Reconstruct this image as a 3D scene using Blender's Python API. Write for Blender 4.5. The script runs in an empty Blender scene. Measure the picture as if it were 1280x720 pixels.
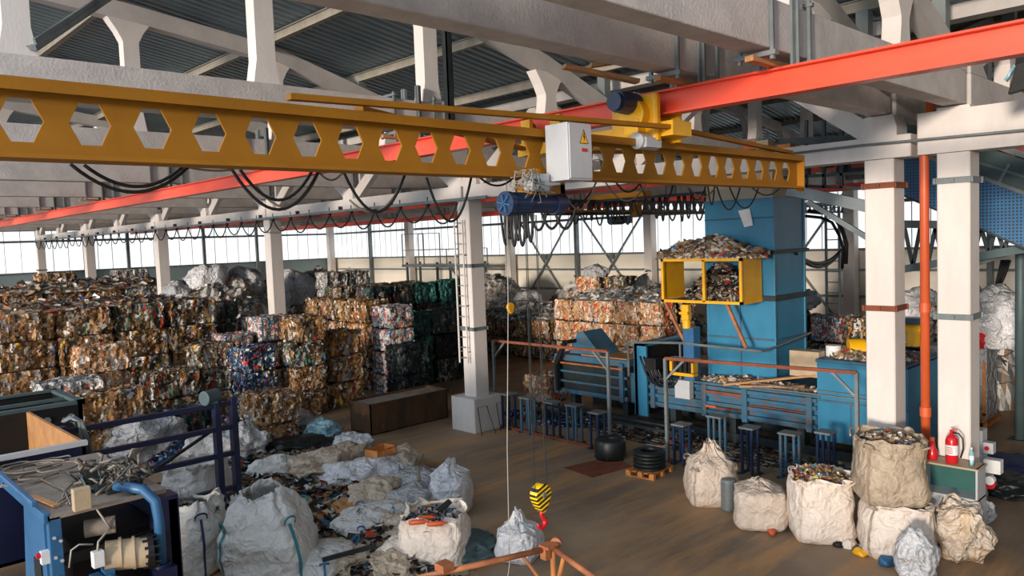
import bpy, math, random
import numpy as np
from mathutils import Vector, Matrix, noise
SC = bpy.context.scene
COL = SC.collection
PI = math.pi
random.seed(7)
# ---------------------------------------------------------------- camera
F = 980.0; CH = 5.3
def _n(v):
    v = np.array(v, float); return v / np.linalg.norm(v)
_Y = _n((-940, 25, -F)); _X = _n((1025, 99, -F)); _Z = _n(np.cross(_X, _Y)); _Y = np.cross(_Z, _X)
RM = np.array([_X, _Y, _Z])
def at(px, py, z=None, X=None, Y=None):
    """world point seen at a pixel of the photograph, on the plane z=, X= or Y="""
    d = RM @ _n((px - 640, 360 - py, -F))
    if z is not None: t = (z - CH) / d[2]
    elif X is not None: t = X / d[0]
    else: t = Y / d[1]
    return Vector((d[0] * t, d[1] * t, CH + d[2] * t))
cd = bpy.data.cameras.new('camera'); cam = bpy.data.objects.new('camera', cd); COL.objects.link(cam)
cd.sensor_width = 36; cd.lens = F / 1280 * 36; cd.clip_end = 400
m4 = Matrix.Identity(4)
for i in range(3):
    for j in range(3): m4[i][j] = RM[i][j]
m4.translation = (0, 0, CH); cam.matrix_world = m4
SC.camera = cam
SC.view_settings.view_transform = 'Standard'; SC.view_settings.look = 'None'
SC.view_settings.gamma = 1; SC.view_settings.use_curve_mapping = False
# ---------------------------------------------------------------- materials
M = {}
def hexc(h):
    c = [int(h[i:i+2], 16) / 255 for i in (0, 2, 4)]
    return tuple((x / 12.92 if x <= .04045 else ((x + .055) / 1.055) ** 2.4) for x in c) + (1,)
def newmat(name):
    m = bpy.data.materials.new(name); m.use_nodes = True
    nt = m.node_tree; b = nt.nodes['Principled BSDF']; M[name] = m
    return m, nt, b
def N(nt, t, **k):
    n = nt.nodes.new(t)
    for a, v in k.items():
        if a in n.inputs: n.inputs[a].default_value = v
        else: setattr(n, a, v)
    return n
def painted(name, c1, c2=None, scale=2.5, rough=.6, metal=0, bump=.15, dirt=None, dirt_at=.62, stretch=(1, 1, 1), fine=40, obj=True):
    """base colour varied by noise, with patches of wear or dirt"""
    m, nt, b = newmat(name); L = nt.links.new
    tc = N(nt, 'ShaderNodeTexCoord'); mp = N(nt, 'ShaderNodeMapping'); mp.inputs['Scale'].default_value = stretch
    L(tc.outputs['Object'], mp.inputs['Vector'])
    n1 = N(nt, 'ShaderNodeTexNoise', Scale=scale, Detail=6.0, Roughness=.65); L(mp.outputs[0], n1.inputs['Vector'])
    mx = N(nt, 'ShaderNodeMix', data_type='RGBA'); mx.inputs[6].default_value = hexc(c1); mx.inputs[7].default_value = hexc(c2 or c1)
    r = N(nt, 'ShaderNodeValToRGB'); r.color_ramp.elements[0].position = .35; r.color_ramp.elements[1].position = .65
    L(n1.outputs[0], r.inputs[0]); L(r.outputs[0], mx.inputs[0]); out = mx.outputs[2]
    if dirt:
        n2 = N(nt, 'ShaderNodeTexNoise', Scale=scale * 2.7, Detail=8.0, Roughness=.75); L(mp.outputs[0], n2.inputs['Vector'])
        r2 = N(nt, 'ShaderNodeValToRGB'); r2.color_ramp.elements[0].position = dirt_at; r2.color_ramp.elements[1].position = dirt_at + .12
        L(n2.outputs[0], r2.inputs[0])
        m2 = N(nt, 'ShaderNodeMix', data_type='RGBA'); m2.inputs[7].default_value = hexc(dirt)
        L(out, m2.inputs[6]); L(r2.outputs[0], m2.inputs[0]); out = m2.outputs[2]
    L(out, b.inputs['Base Color'])
    b.inputs['Roughness'].default_value = rough; b.inputs['Metallic'].default_value = metal
    if bump:
        n3 = N(nt, 'ShaderNodeTexNoise', Scale=fine, Detail=4.0); L(mp.outputs[0], n3.inputs['Vector'])
        bp = N(nt, 'ShaderNodeBump', Strength=bump, Distance=.02); L(n3.outputs[0], bp.inputs['Height']); L(bp.outputs[0], b.inputs['Normal'])
    return m
painted('concrete', 'bdb8b4', 'aaa6a3', 1.2, .85, dirt='6f6a66', dirt_at=.68, bump=.25)
painted('concrete_rough', 'c4bdb9', 'aea8a5', 2.5, .9, dirt='77706b', dirt_at=.66, bump=.4, fine=25)
painted('white_paint', 'ddd5cf', 'c9c2bd', .9, .7, dirt='a08a78', dirt_at=.74, bump=.12, stretch=(1, 1, .3))
painted('rust', '8a4a2e', '6b3a28', 4, .8, dirt='b06a3c', dirt_at=.6)
painted('pipe_rust', 'b07248', '8a4f33', 5, .6, dirt='5a3626', dirt_at=.62)
painted('rust_bin', '5e3f24', '38291a', 1.5, .85, dirt='86512a', dirt_at=.6, stretch=(1, 1, .35))
painted('crane_red', 'f0583a', 'e44c30', 1.5, .38, dirt='b0301f', dirt_at=.72, stretch=(1, .35, 1), bump=.05)
painted('crane_red_shaded', 'a83a2c', '93301f', 1.5, .5, bump=.05)  # crane red with the shade beyond the columns put into the colour
painted('crane_yellow', 'a36c00', '956200', 1.5, .75, dirt='7c5608', dirt_at=.72, bump=.05)  # yellow darkened to carry the shade on the girder's unlit front
painted('bright_yellow', 'f0b410', 'e2a008', 3, .42, dirt='8a6414', dirt_at=.72, bump=.05)
painted('steel_dark', '3b4345', '2c3335', 3, .5, .5, bump=.1)
painted('steel_grey', '7d8586', '666e70', 2, .5, .3, dirt='5c4a3c', dirt_at=.7, bump=.1)
painted('steel_green', '4f6163', '43565a', 2, .55, .2, bump=.1)
painted('roof_deck', '7d9096', '6d8087', .8, .4, .3, bump=.05)
painted('purlin', 'a39d90', '8f897e', 3, .6, .2)
painted('press_blue', '327fa3', '2a7092', 1.3, .42, dirt='1c4f66', dirt_at=.70, bump=.06, stretch=(1, 1, .5))
painted('press_blue_dirty', '2a6a8c', '2c5467', 2, .6, dirt='6a4c38', dirt_at=.5, bump=.3)
painted('blue_navy', '161d42', '101735', 2, .4, dirt='121528', dirt_at=.65, bump=.1)
painted('blue_light', '32658f', '29577f', 2, .4, dirt='2c5d88', dirt_at=.65, bump=.05)
painted('black_steel', '1c1c1c', '141416', 4, .5, .3)
painted('dusty_plate', '8f8378', '776b60', 3, .9, dirt='54493f', dirt_at=.6, bump=.4)
painted('rubber_black', '1a1f20', '12161a', 6, .45, bump=.1)
painted('cable_black', '17191a', '101112', 6, .55)
painted('cable_white', 'a8a49c', '96928a', 6, .5)
painted('cable_tan', '857a6c', '6c6257', 6, .5)
painted('box_grey', 'b9bcc0', 'aeb1b6', 2, .4, bump=.02)
painted('box_cream', 'b8a488', 'a89478', 3, .5)
painted('motor_blue', '1b3050', '152745', 3, .35)
painted('wood', 'b98a5c', '9a6e45', 4, .7, stretch=(1, 6, 6))
painted('wood_orange', 'd08a4a', 'b06c32', 4, .7)
painted('extinguisher_red', 'c8202a', 'b81a24', 4, .25, bump=0)
painted('pvc_orange', 'cf5f33', 'bd5028', 2, .45, bump=.05, stretch=(1, 1, .4))
painted('paper_white', 'dfe0e0', 'd2d3d5', 4, .6, bump=.02)
painted('black', '0b0b0c', '0b0b0c', 4, .6, bump=0)
painted('red_label', 'c03028', 'c03028', 4, .5, bump=0)
painted('cladding_shaded', '85999d', '7c9094', .6, .6, bump=.05)  # shadow tone of the left wall, painted into its colour
painted('cladding_cream', 'efe8d8', 'ddd8cc', .5, .6, bump=.05, stretch=(1, .3, 2.5))  # cream lightened in place of haze and glow over the far wall
painted('duct_panel', 'b9aa98', 'a59684', 1, .6)
painted('cardboard', 'b08050', '97693e', 3, .85, dirt='7a5230', dirt_at=.65)
painted('glass_green', '3f6a66', '38605c', 2, .2, bump=0)
# floor
m, nt, b = newmat('floor'); L = nt.links.new
tc = N(nt, 'ShaderNodeTexCoord')
n1 = N(nt, 'ShaderNodeTexNoise', Scale=.35, Detail=8.0, Roughness=.6); L(tc.outputs['Object'], n1.inputs['Vector'])
mp = N(nt, 'ShaderNodeMapping'); mp.inputs['Scale'].default_value = (.25, 1.6, 1); mp.inputs['Rotation'].default_value = (0, 0, .35)
L(tc.outputs['Object'], mp.inputs['Vector'])
n2 = N(nt, 'ShaderNodeTexNoise', Scale=.9, Detail=7.0, Roughness=.7); L(mp.outputs[0], n2.inputs['Vector'])
r = N(nt, 'ShaderNodeValToRGB'); e = r.color_ramp.elements
e[0].position = .3; e[0].color = hexc('6a5c4d'); e[1].position = .72; e[1].color = hexc('aa9276')
k = e.new(.5); k.color = hexc('8b7763')
L(n1.outputs[0], r.inputs[0])
r2 = N(nt, 'ShaderNodeValToRGB'); e = r2.color_ramp.elements
e[0].position = .45; e[0].color = (0, 0, 0, 1); e[1].position = .62; e[1].color = (.85, .85, .85, 1)
L(n2.outputs[0], r2.inputs[0])
mx = N(nt, 'ShaderNodeMix', data_type='RGBA'); mx.inputs[7].default_value = hexc('bb8f60')
L(r2.outputs[0], mx.inputs[0]); L(r.outputs[0], mx.inputs[6]); L(mx.outputs[2], b.inputs['Base Color'])
n3 = N(nt, 'ShaderNodeTexNoise', Scale=30.0, Detail=3.0); L(tc.outputs['Object'], n3.inputs['Vector'])
bp = N(nt, 'ShaderNodeBump', Strength=.2, Distance=.01); L(n3.outputs[0], bp.inputs['Height']); L(bp.outputs[0], b.inputs['Normal'])
mr = N(nt, 'ShaderNodeMapRange'); mr.inputs[3].default_value = .45; mr.inputs[4].default_value = .8
L(n1.outputs[0], mr.inputs[0]); L(mr.outputs[0], b.inputs['Roughness'])
# translucent day-lit panes
def pane_mat(name, col, strength):
    m, nt, b = newmat(name); L = nt.links.new
    b.inputs['Base Color'].default_value = (.5, .5, .5, 1); b.inputs['Roughness'].default_value = .4
    tc = N(nt, 'ShaderNodeTexCoord'); n = N(nt, 'ShaderNodeTexNoise', Scale=.6, Detail=2.0); L(tc.outputs['Object'], n.inputs['Vector'])
    mx = N(nt, 'ShaderNodeMix', data_type='RGBA'); mx.inputs[6].default_value = hexc(col); mx.inputs[7].default_value = (1, 1, 1, 1)
    L(n.outputs[0], mx.inputs[0]); L(mx.outputs[2], b.inputs['Emission Color']); b.inputs['Emission Strength'].default_value = strength
    return m
pane_mat('pane', 'dde8ee', 1.12)
pane_mat('lamp', 'ffffff', 3)
# scrap, coloured piece by piece through a colour attribute
def attr_mat(name, rough=.75, bump=.5, scale=14, sheen=0, spec=.3):
    m, nt, b = newmat(name); L = nt.links.new
    a = N(nt, 'ShaderNodeAttribute', attribute_name='Col')
    tc = N(nt, 'ShaderNodeTexCoord')
    n = N(nt, 'ShaderNodeTexNoise', Scale=float(scale), Detail=5.0, Roughness=.7); L(tc.outputs['Object'], n.inputs['Vector'])
    mr = N(nt, 'ShaderNodeMapRange'); mr.inputs[1].default_value = .3; mr.inputs[2].default_value = .7; mr.inputs[3].default_value = .78; mr.inputs[4].default_value = 1.18
    L(n.outputs[0], mr.inputs[0])
    vm = N(nt, 'ShaderNodeVectorMath', operation='SCALE'); L(a.outputs['Color'], vm.inputs[0]); L(mr.outputs[0], vm.inputs['Scale'])
    L(vm.outputs[0], b.inputs['Base Color']); b.inputs['Roughness'].default_value = rough
    b.inputs['Specular IOR Level'].default_value = spec
    v = N(nt, 'ShaderNodeTexVoronoi', Scale=float(scale) * 1.6); L(tc.outputs['Object'], v.inputs['Vector'])
    bp = N(nt, 'ShaderNodeBump', Strength=bump, Distance=.03); L(v.outputs[0], bp.inputs['Height']); L(bp.outputs[0], b.inputs['Normal'])
    return m
attr_mat('scrap', .85, .35, spec=.15); attr_mat('film', .5, .4, 10, spec=.35)
def fabric(name, c1, c2, rough=.6, trans=0, stain='8a7458', stain_at=.66, crease=.55):
    m = painted(name, c1, c2, 1.8, rough, dirt=stain, dirt_at=stain_at, bump=0)
    nt = m.node_tree; b = nt.nodes['Principled BSDF']; L = nt.links.new
    tc = N(nt, 'ShaderNodeTexCoord')
    n0 = N(nt, 'ShaderNodeTexNoise', Scale=3.0, Detail=2.0); L(tc.outputs['Object'], n0.inputs['Vector'])
    va = N(nt, 'ShaderNodeVectorMath', operation='SCALE'); va.inputs['Scale'].default_value = .5; L(n0.outputs['Color'], va.inputs[0])
    vb = N(nt, 'ShaderNodeVectorMath', operation='ADD'); L(tc.outputs['Object'], vb.inputs[0]); L(va.outputs[0], vb.inputs[1])
    v1 = N(nt, 'ShaderNodeTexVoronoi', Scale=5.0, distance='EUCLIDEAN'); L(vb.outputs[0], v1.inputs['Vector'])
    v2 = N(nt, 'ShaderNodeTexVoronoi', Scale=13.0); L(vb.outputs[0], v2.inputs['Vector'])
    ad = N(nt, 'ShaderNodeMath', operation='MULTIPLY_ADD'); L(v2.outputs[0], ad.inputs[0]); ad.inputs[1].default_value = .4; L(v1.outputs[0], ad.inputs[2])
    bp = N(nt, 'ShaderNodeBump', Strength=crease, Distance=.09); L(ad.outputs[0], bp.inputs['Height']); L(bp.outputs[0], b.inputs['Normal'])
    return m
fabric('bag_beige', 'dccbbb', 'cdbaa8'); fabric('bag_dirty', 'b5a48f', '9f8e7a', stain='77644e', stain_at=.58)
fabric('bag_cream', 'ecdfd2', 'e0d1c3', stain_at=.72); fabric('bag_white', 'cdccc8', 'bebdba', stain='9a948a', stain_at=.68)
fabric('sheet_white', 'dcdcdf', 'c8c9cd', .35, stain='a5a5a8', stain_at=.74, crease=.8)
fabric('sheet_orange', 'e0d4c6', 'd6b48a', .35, stain='c88f58', stain_at=.62, crease=.8)
fabric('sheet_grey', 'b5b6b8', '9c9ea2', .35, stain='6e7074', stain_at=.68, crease=.8)
fabric('sheet_blue', '8fb6c4', '7aa4b4', .3, stain='5d8290', stain_at=.7, crease=.8)
fabric('sheet_beige', 'c4b49f', 'b3a28c', .5, stain='8a7458', stain_at=.62, crease=.8)
fabric('strap_blue', '2f6f9a', '285f86', crease=.1); fabric('strap_teal', '2f8088', '287078', crease=.1); fabric('strap_navy', '2c3660', '242c50', crease=.1)
fabric('strap_beige', '9a8770', '8a785f', crease=.1)
# striped hook block: bands of the paint itself
m, nt, b = newmat('hazard'); L = nt.links.new
tc = N(nt, 'ShaderNodeTexCoord'); sp = N(nt, 'ShaderNodeSeparateXYZ'); L(tc.outputs['Object'], sp.inputs[0])
ma = N(nt, 'ShaderNodeMath', operation='MULTIPLY_ADD'); L(sp.outputs[0], ma.inputs[0]); ma.inputs[1].default_value = -.35; L(sp.outputs[2], ma.inputs[2])
mb = N(nt, 'ShaderNodeMath', operation='MULTIPLY'); L(ma.outputs[0], mb.inputs[0]); mb.inputs[1].default_value = 19.0
mc = N(nt, 'ShaderNodeMath', operation='FRACT'); L(mb.outputs[0], mc.inputs[0])
md = N(nt, 'ShaderNodeMath', operation='GREATER_THAN'); L(mc.outputs[0], md.inputs[0]); md.inputs[1].default_value = .5
mx = N(nt, 'ShaderNodeMix', data_type='RGBA'); mx.inputs[6].default_value = hexc('141414'); mx.inputs[7].default_value = hexc('f2c318')
L(md.outputs[0], mx.inputs[0]); L(mx.outputs[2], b.inputs['Base Color']); b.inputs['Roughness'].default_value = .4
# perforated sheet
m = painted('perforated_blue', '2b6fa3', '256292', 2, .45, bump=0); nt = m.node_tree; b = nt.nodes['Principled BSDF']; L = nt.links.new
tc = N(nt, 'ShaderNodeTexCoord'); v = N(nt, 'ShaderNodeTexVoronoi', Scale=14.0); v.inputs['Randomness'].default_value = 0; L(tc.outputs['Object'], v.inputs['Vector'])
lt = N(nt, 'ShaderNodeMath', operation='LESS_THAN'); L(v.outputs[0], lt.inputs[0]); lt.inputs[1].default_value = .3
src = b.inputs['Base Color'].links[0].from_socket
mx = N(nt, 'ShaderNodeMix', data_type='RGBA'); L(src, mx.inputs[6]); mx.inputs[7].default_value = hexc('14242f'); L(lt.outputs[0], mx.inputs[0]); L(mx.outputs[2], b.inputs['Base Color'])
# ---------------------------------------------------------------- mesh helpers
class MB:
    def __init__(s, org=(0, 0, 0)): s.v = []; s.f = []; s.c = []; s.o = Vector(org); s.col = None
    def add(s, vs, fs, col=None):
        k = len(s.v); s.v += [tuple(v) for v in vs]; s.f += [tuple(i + k for i in f) for f in fs]
        s.c += [col or s.col or (1, 1, 1)] * len(fs)
    def box(s, a, b, bev=0):
        x0, x1 = sorted((a[0], b[0])); y0, y1 = sorted((a[1], b[1])); z0, z1 = sorted((a[2], b[2]))
        if bev <= 0:
            s.add([(x0,y0,z0),(x1,y0,z0),(x1,y1,z0),(x0,y1,z0),(x0,y0,z1),(x1,y0,z1),(x1,y1,z1),(x0,y1,z1)],
                  [(0,3,2,1),(4,5,6,7),(0,1,5,4),(1,2,6,5),(2,3,7,6),(3,0,4,7)])
        else:
            s.poly([(x0,y0+bev),(x0+bev,y0),(x1-bev,y0),(x1,y0+bev),(x1,y1-bev),(x1-bev,y1),(x0+bev,y1),(x0,y1-bev)], z0, z1)
        return s
    def poly(s, pts, z0, z1):
        n = len(pts)
        s.add([(p[0],p[1],z0) for p in pts] + [(p[0],p[1],z1) for p in pts],
              [tuple(reversed(range(n))), tuple(range(n, 2*n))] + [(i,(i+1)%n,(i+1)%n+n,i+n) for i in range(n)])
        return s
    def prism(s, pts, vec):
        n = len(pts); pts = [Vector(p) for p in pts]; vec = Vector(vec)
        s.add(pts + [p + vec for p in pts], [tuple(reversed(range(n))), tuple(range(n, 2*n))] + [(i,(i+1)%n,(i+1)%n+n,i+n) for i in range(n)])
        return s
    def bar(s, p, q, w, h=None, up=(0, 0, 1)):
        p = Vector(p); q = Vector(q); h = h or w; d = (q - p).normalized(); u = Vector(up)
        if abs(d.dot(u)) > .98: u = Vector((1, 0, 0))
        r = d.cross(u).normalized(); t = r.cross(d).normalized()
        cs = [r*(-w/2)+t*(-h/2), r*(w/2)+t*(-h/2), r*(w/2)+t*(h/2), r*(-w/2)+t*(h/2)]
        s.add([p+c for c in cs] + [q+c for c in cs], [(0,1,2,3),(7,6,5,4),(0,4,5,1),(1,5,6,2),(2,6,7,3),(3,7,4,0)])
        return s
    def tube(s, pts, r, n=8, cap=True):
        pts = [Vector(p) for p in pts]; rs = r if isinstance(r, (list, tuple)) else [r] * len(pts)
        vs = []; prev = None
        for i, p in enumerate(pts):
            d = (pts[min(i+1, len(pts)-1)] - pts[max(i-1, 0)]).normalized()
            if prev is None:
                u = Vector((0,0,1)) if abs(d.z) < .9 else Vector((1,0,0)); a = d.cross(u).normalized()
            else:
                a = (prev - d * prev.dot(d)).normalized()
            prev = a; b = d.cross(a)
            vs += [p + (a*math.cos(2*PI*k/n) + b*math.sin(2*PI*k/n)) * rs[i] for k in range(n)]
        fs = [(i*n+k, i*n+(k+1)%n, (i+1)*n+(k+1)%n, (i+1)*n+k) for i in range(len(pts)-1) for k in range(n)]
        if cap: fs += [tuple(reversed(range(n))), tuple(range((len(pts)-1)*n, len(pts)*n))]
        s.add(vs, fs); return s
    def cyl(s, p, q, r, n=20, r2=None): return s.tube([p, q], [r, r if r2 is None else r2], n)
    def lathe(s, prof, c=(0,0,0), n=24):
        c = Vector(c); vs = [c + Vector((r*math.cos(2*PI*k/n), r*math.sin(2*PI*k/n), z)) for r, z in prof for k in range(n)]
        s.add(vs, [(i*n+k, i*n+(k+1)%n, (i+1)*n+(k+1)%n, (i+1)*n+k) for i in range(len(prof)-1) for k in range(n)]); return s
    def beamI(s, p, q, w, h, tf=.02, tw=.015):
        """I section between two points, web upright"""
        p = Vector(p); q = Vector(q)
        s.bar(p + Vector((0,0,h/2-tf/2)), q + Vector((0,0,h/2-tf/2)), w, tf)
        s.bar(p - Vector((0,0,h/2-tf/2)), q - Vector((0,0,h/2-tf/2)), w, tf)
        s.bar(p, q, tw, h - 2*tf); return s
    def pieces(s):
        """face groups that stand apart from each other"""
        par = list(range(len(s.v)))
        def find(a):
            while par[a] != a: par[a] = par[par[a]]; a = par[a]
            return a
        for f in s.f:
            r = find(f[0])
            for i in f[1:]:
                q = find(i)
                if q != r: par[q] = r
        isl = {}
        for k, f in enumerate(s.f): isl.setdefault(find(f[0]), []).append(k)
        isl = list(isl.values())
        if not 1 < len(isl) <= 120: return None
        bb = []
        for fs in isl:
            a = np.array([s.v[i] for k in fs for i in s.f[k]]); bb.append((a.min(0), a.max(0)))
        n = len(isl); p2 = list(range(n))
        def fd(a):
            while p2[a] != a: a = p2[a]
            return a
        for i in range(n):
            for j in range(i+1, n):
                g = np.maximum(0, np.maximum(bb[i][0]-bb[j][1], bb[j][0]-bb[i][1]))
                if np.sqrt((g**2).sum()) <= max(.02, .5*max((bb[i][1]-bb[i][0]).max(), (bb[j][1]-bb[j][0]).max())): p2[fd(j)] = fd(i)
        gr = {}
        for i in range(n): gr.setdefault(fd(i), []).extend(isl[i])
        return list(gr.values()) if len(gr) > 1 else None
    def build(s, name, mat, parent=None, smooth=False, bevel=0, colors=False, whole=False):
        if parent and not colors and not whole and len(s.f) < 4000:
            pc = s.pieces()
            if pc:
                first = None
                for fs in pc:
                    b = MB(s.o); use = sorted({i for k in fs for i in s.f[k]}); mp_ = {a: i for i, a in enumerate(use)}
                    b.v = [s.v[a] for a in use]; b.f = [tuple(mp_[a] for a in s.f[k]) for k in fs]; b.c = [s.c[k] for k in fs]
                    o = b.build(name, mat, parent, smooth, bevel, colors, True); first = first or o
                return first
        me = bpy.data.meshes.new(name); o3 = s.o
        me.from_pydata([(v[0]-o3.x, v[1]-o3.y, v[2]-o3.z) for v in s.v], [], s.f)
        me.materials.append(M[mat])
        if colors:
            ca = me.color_attributes.new('Col', 'FLOAT_COLOR', 'CORNER')
            a = np.ones((len(me.loops), 4), np.float32); n = np.array([len(f) for f in s.f])
            a[:, :3] = np.repeat(np.array(s.c, np.float32)[:, :3], n, axis=0); ca.data.foreach_set('color', a.ravel())
        if smooth: me.polygons.foreach_set('use_smooth', [True] * len(me.polygons))
        ob = bpy.data.objects.new(name, me); COL.objects.link(ob)
        if parent: ob.parent = parent; ob.location = s.o - Vector(parent.location) if False else s.o
        else: ob.location = s.o
        if bevel:
            bm = ob.modifiers.new('bevel', 'BEVEL'); bm.width = bevel; bm.segments = 2; bm.limit_method = 'ANGLE'
        return ob
def tag(o, label=None, cat=None, group=None, kind=None):
    if label: o['label'] = label
    if cat: o['category'] = cat
    if group: o['group'] = group
    if kind: o['kind'] = kind
    return o
def thing(name, label, cat, loc=(0, 0, 0), rz=0, group=None):
    o = bpy.data.objects.new(name, None); COL.objects.link(o); o.empty_display_size = .2
    o.location = loc; o.rotation_euler = (0, 0, rz); return tag(o, label, cat, group)
def kids(o): return [c for c in bpy.data.objects if c.parent == o]
def dup(o, loc=None, rz=None, label=None, group=None, parent=None, scale=None, ch=None):
    c = o.copy(); COL.objects.link(c)
    if parent: c.parent = parent
    if loc is not None: c.location = loc
    if rz is not None: c.rotation_euler = (0, 0, rz)
    if scale: c.scale = scale
    if label: c['label'] = label
    if group: c['group'] = group
    for k in kids(o): dup(k, parent=c)
    return c
ORD = ['', 'first', 'second', 'third', 'fourth', 'fifth', 'sixth', 'seventh', 'eighth', 'ninth', 'tenth', 'eleventh', 'twelfth']
# ================================================================ SETTING
COLX = 14.42; BAY = 24.0; SP = 11.73
COLY = [16.7, 28.4, 40.15, 52.0, 63.4]            # column row, away from the camera
def structure(mb, name, mat, **k): return tag(mb.build(name, mat, **k), kind='structure')
structure(MB().box((-12, -8, -.2), (39, 65, 0)), 'floor', 'floor')
# roof: corrugated deck, ridges running down the slope
def deck(name, x0, z0, x1, z1):
    mb = MB(); vs = []; p = .25; y = -7.0; prof = []
    while y < 64.6: prof += [(y, 0), (y+.11, 0), (y+.14, .06), (y+.22, .06)]; y += p
    for (yy, dz) in prof: vs += [(x0, yy, z0+dz), (x1, yy, z1+dz)]
    fs = [(2*i, 2*i+1, 2*i+3, 2*i+2) for i in range(len(prof)-1)]
    mb.add(vs, fs)
    k = len(mb.v); mb.add([(v[0], v[1], v[2]+.09) for v in vs], [tuple(reversed(f)) for f in fs])
    return structure(mb, name, 'roof_deck')
def roofz(x):
    r = 2.4 if x < COLX else 26.42
    return 11 - .17 * abs(x - r)
deck('ceiling', 2.4, 11, COLX, roofz(COLX)); deck('ceiling', COLX, roofz(COLX), 26.42, 11); deck('ceiling', 26.42, 11, 38.6, roofz(38.6))
# walls
structure(MB().box((38.65, -8, 0), (38.85, 65, 4.2)), 'wall_right', 'cladding_cream')
structure(MB().box((38.65, -8, 7.25), (38.85, 65, 9.1)), 'wall_right', 'cladding_cream')
structure(MB().box((-10, 64.3, 0), (38.85, 64.5, 4.2)), 'wall_left', 'cladding_shaded')
structure(MB().box((-10, 64.3, 7.25), (38.85, 64.5, 11.3)), 'wall_left', 'cladding_shaded')
structure(MB().box((-10.1, -8, 0), (-9.9, 64.5, 2.4)), 'wall_rear_blocker', 'cladding_shaded')  # unseen light blocker, height set to keep the lower left in shade
structure(MB().box((-10, -8.2, 0), (38.85, -8, 9.0)), 'wall_front_blocker', 'cladding_cream')  # unseen, added to cut light on the faces turned towards it
# translucent window bands, ribbed
wn = 0
def band(p, q, z0, z1, step, axis):
    """one translucent band between two posts with its ribs and frame"""
    global wn; wn += 1
    mb = MB(); mb.box((p[0], p[1], z0), (q[0], q[1], z1)); w = structure(mb, 'window_%d' % wn, 'pane')
    ri = MB(); a = 0 if axis == 'x' else 1; lo = p[a]; hi = q[a]; t = lo + step
    while t < hi - .2:
        if axis == 'y': ri.box((p[0]-.03, t-.022, z0), (p[0]-.001, t+.022, z1))
        else: ri.box((t-.022, p[1]-.03, z0), (t+.022, p[1]-.001, z1))
        t += step
    r = ri.build('window_rib', 'paper_white', w)
    fr = MB()
    for z, h in ((z0, .12), (6.45, .16), (z1, .14)):
        if axis == 'y': fr.box((p[0]-.1, lo, z-h/2), (p[0]-.002, hi, z+h/2))
        else: fr.box((lo, p[1]-.1, z-h/2), (hi, p[1]-.002, z+h/2))
    fr.build('window_frame', 'steel_grey', w)
ys = [-7.5, -1.4, 4.3, 10.2] + [16.1, 22, 27.95, 34, 40, 45.8, 51.8, 57.9, 64.2]
for a, c in zip(ys[:-1], ys[1:]): band((38.68, a), (38.72, c), 4.2, 7.25, .82, 'y')
xs = [-9.6, -3.5, 2.4, 8.4, 14.42, 20.5, 26.4, 31, 38.6]
for a, c in zip(xs[:-1], xs[1:]): band((a, 64.32), (c, 64.36), 4.2, 7.25, 1.0, 'x')
n = 0
for i, y in enumerate(ys):
    if i in (2, 4, 6, 8, 10, 12, 0): continue
    structure(MB().box((38.3, y-.11, 0), (38.58, y+.11, 8.9)), 'trim_%d' % (n+1), 'steel_grey'); n += 1
for x in xs[1:-1]:
    structure(MB().box((x-.11, 64.0, 0), (x+.11, 64.2, 9.2)), 'trim_%d' % (n+1), 'steel_grey'); n += 1
for z in (1.9, 3.2):
    structure(MB().box((38.5, -8, z-.06), (38.62, 64, z+.06)), 'trim_%d' % (n+1), 'steel_grey'); n += 1
# purlins, all the length of the hall
proto = None
for i, x in enumerate([2.4, 5.4, 8.4, 11.0, 13.6, 17.4, 20.4, 23.4, 26.4, 29.4, 32.4, 35.4]):
    if proto is None:
        mb = MB((0, 0, 0)); mb.box((-.06, -7, -.2), (.06, 64, -.18)); mb.box((-.02, -7, -.2), (.02, 64, 0)); mb.box((-.07, -7, -.02), (.07, 64, -.001))
        proto = mb.build('roof_purlin', 'purlin'); o = proto
    else: o = dup(proto)
    o.location = (x, 0, roofz(x)-.01)
    w = 'near' if x < COLX else 'far'; k = i + 1 if x < COLX else i - 4
    tag(o, 'pale steel purlin under the corrugated roof, %s from the ridge side of the %s bay' % (ORD[k], w) if x < COLX else
        'pale steel purlin under the far bay roof, %s beyond the middle columns' % ORD[k], 'purlin', 'roof purlins')
# ---------------------------------------------------------------- columns
def column(x, y, label, top=6.45, w=.5, bands=(), ped=False, group='white concrete columns of the middle row', mat='white_paint', feet=False):
    t = thing('concrete_column', label, 'column', (x, y, 0), 0, group)
    h = w / 2
    MB().box((-h, -h, 0), (h, h, top), .02).build('shaft', mat, t)
    if ped: MB().box((-.55, -.5, 0), (.55, .5, .95), .02).build('pedestal', 'white_paint', t, bevel=.01)
    for z, mt in bands:
        b = MB()
        for s in (-1, 1):
            b.box((s*(h+.001), -h-.05, z-.05), (s*(h+.025), h+.05, z+.05)); b.box((-h-.05, s*(h+.001), z-.05), (h+.05, s*(h+.025), z+.05))
            b.box((s*(h+.02), -.03, z-.03), (s*(h+.06), .03, z+.03))
        b.build('clamp_band', mt, t)
    return t
column(COLX, 5.48, 'white square concrete column left of the orange pipe, behind the stacked bags', bands=((6.0, 'rust'), (3.85, 'rust')))
column(COLX, 4.3, 'white square concrete column right of the orange pipe, fire extinguisher before it', bands=((6.0, 'steel_grey'), (3.75, 'steel_grey')))
c = column(COLX, 16.7, 'white concrete column on a wide white plinth with a ladder', bands=((4.62, 'steel_grey'), (1.95+.9, 'steel_grey')), ped=True)
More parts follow.
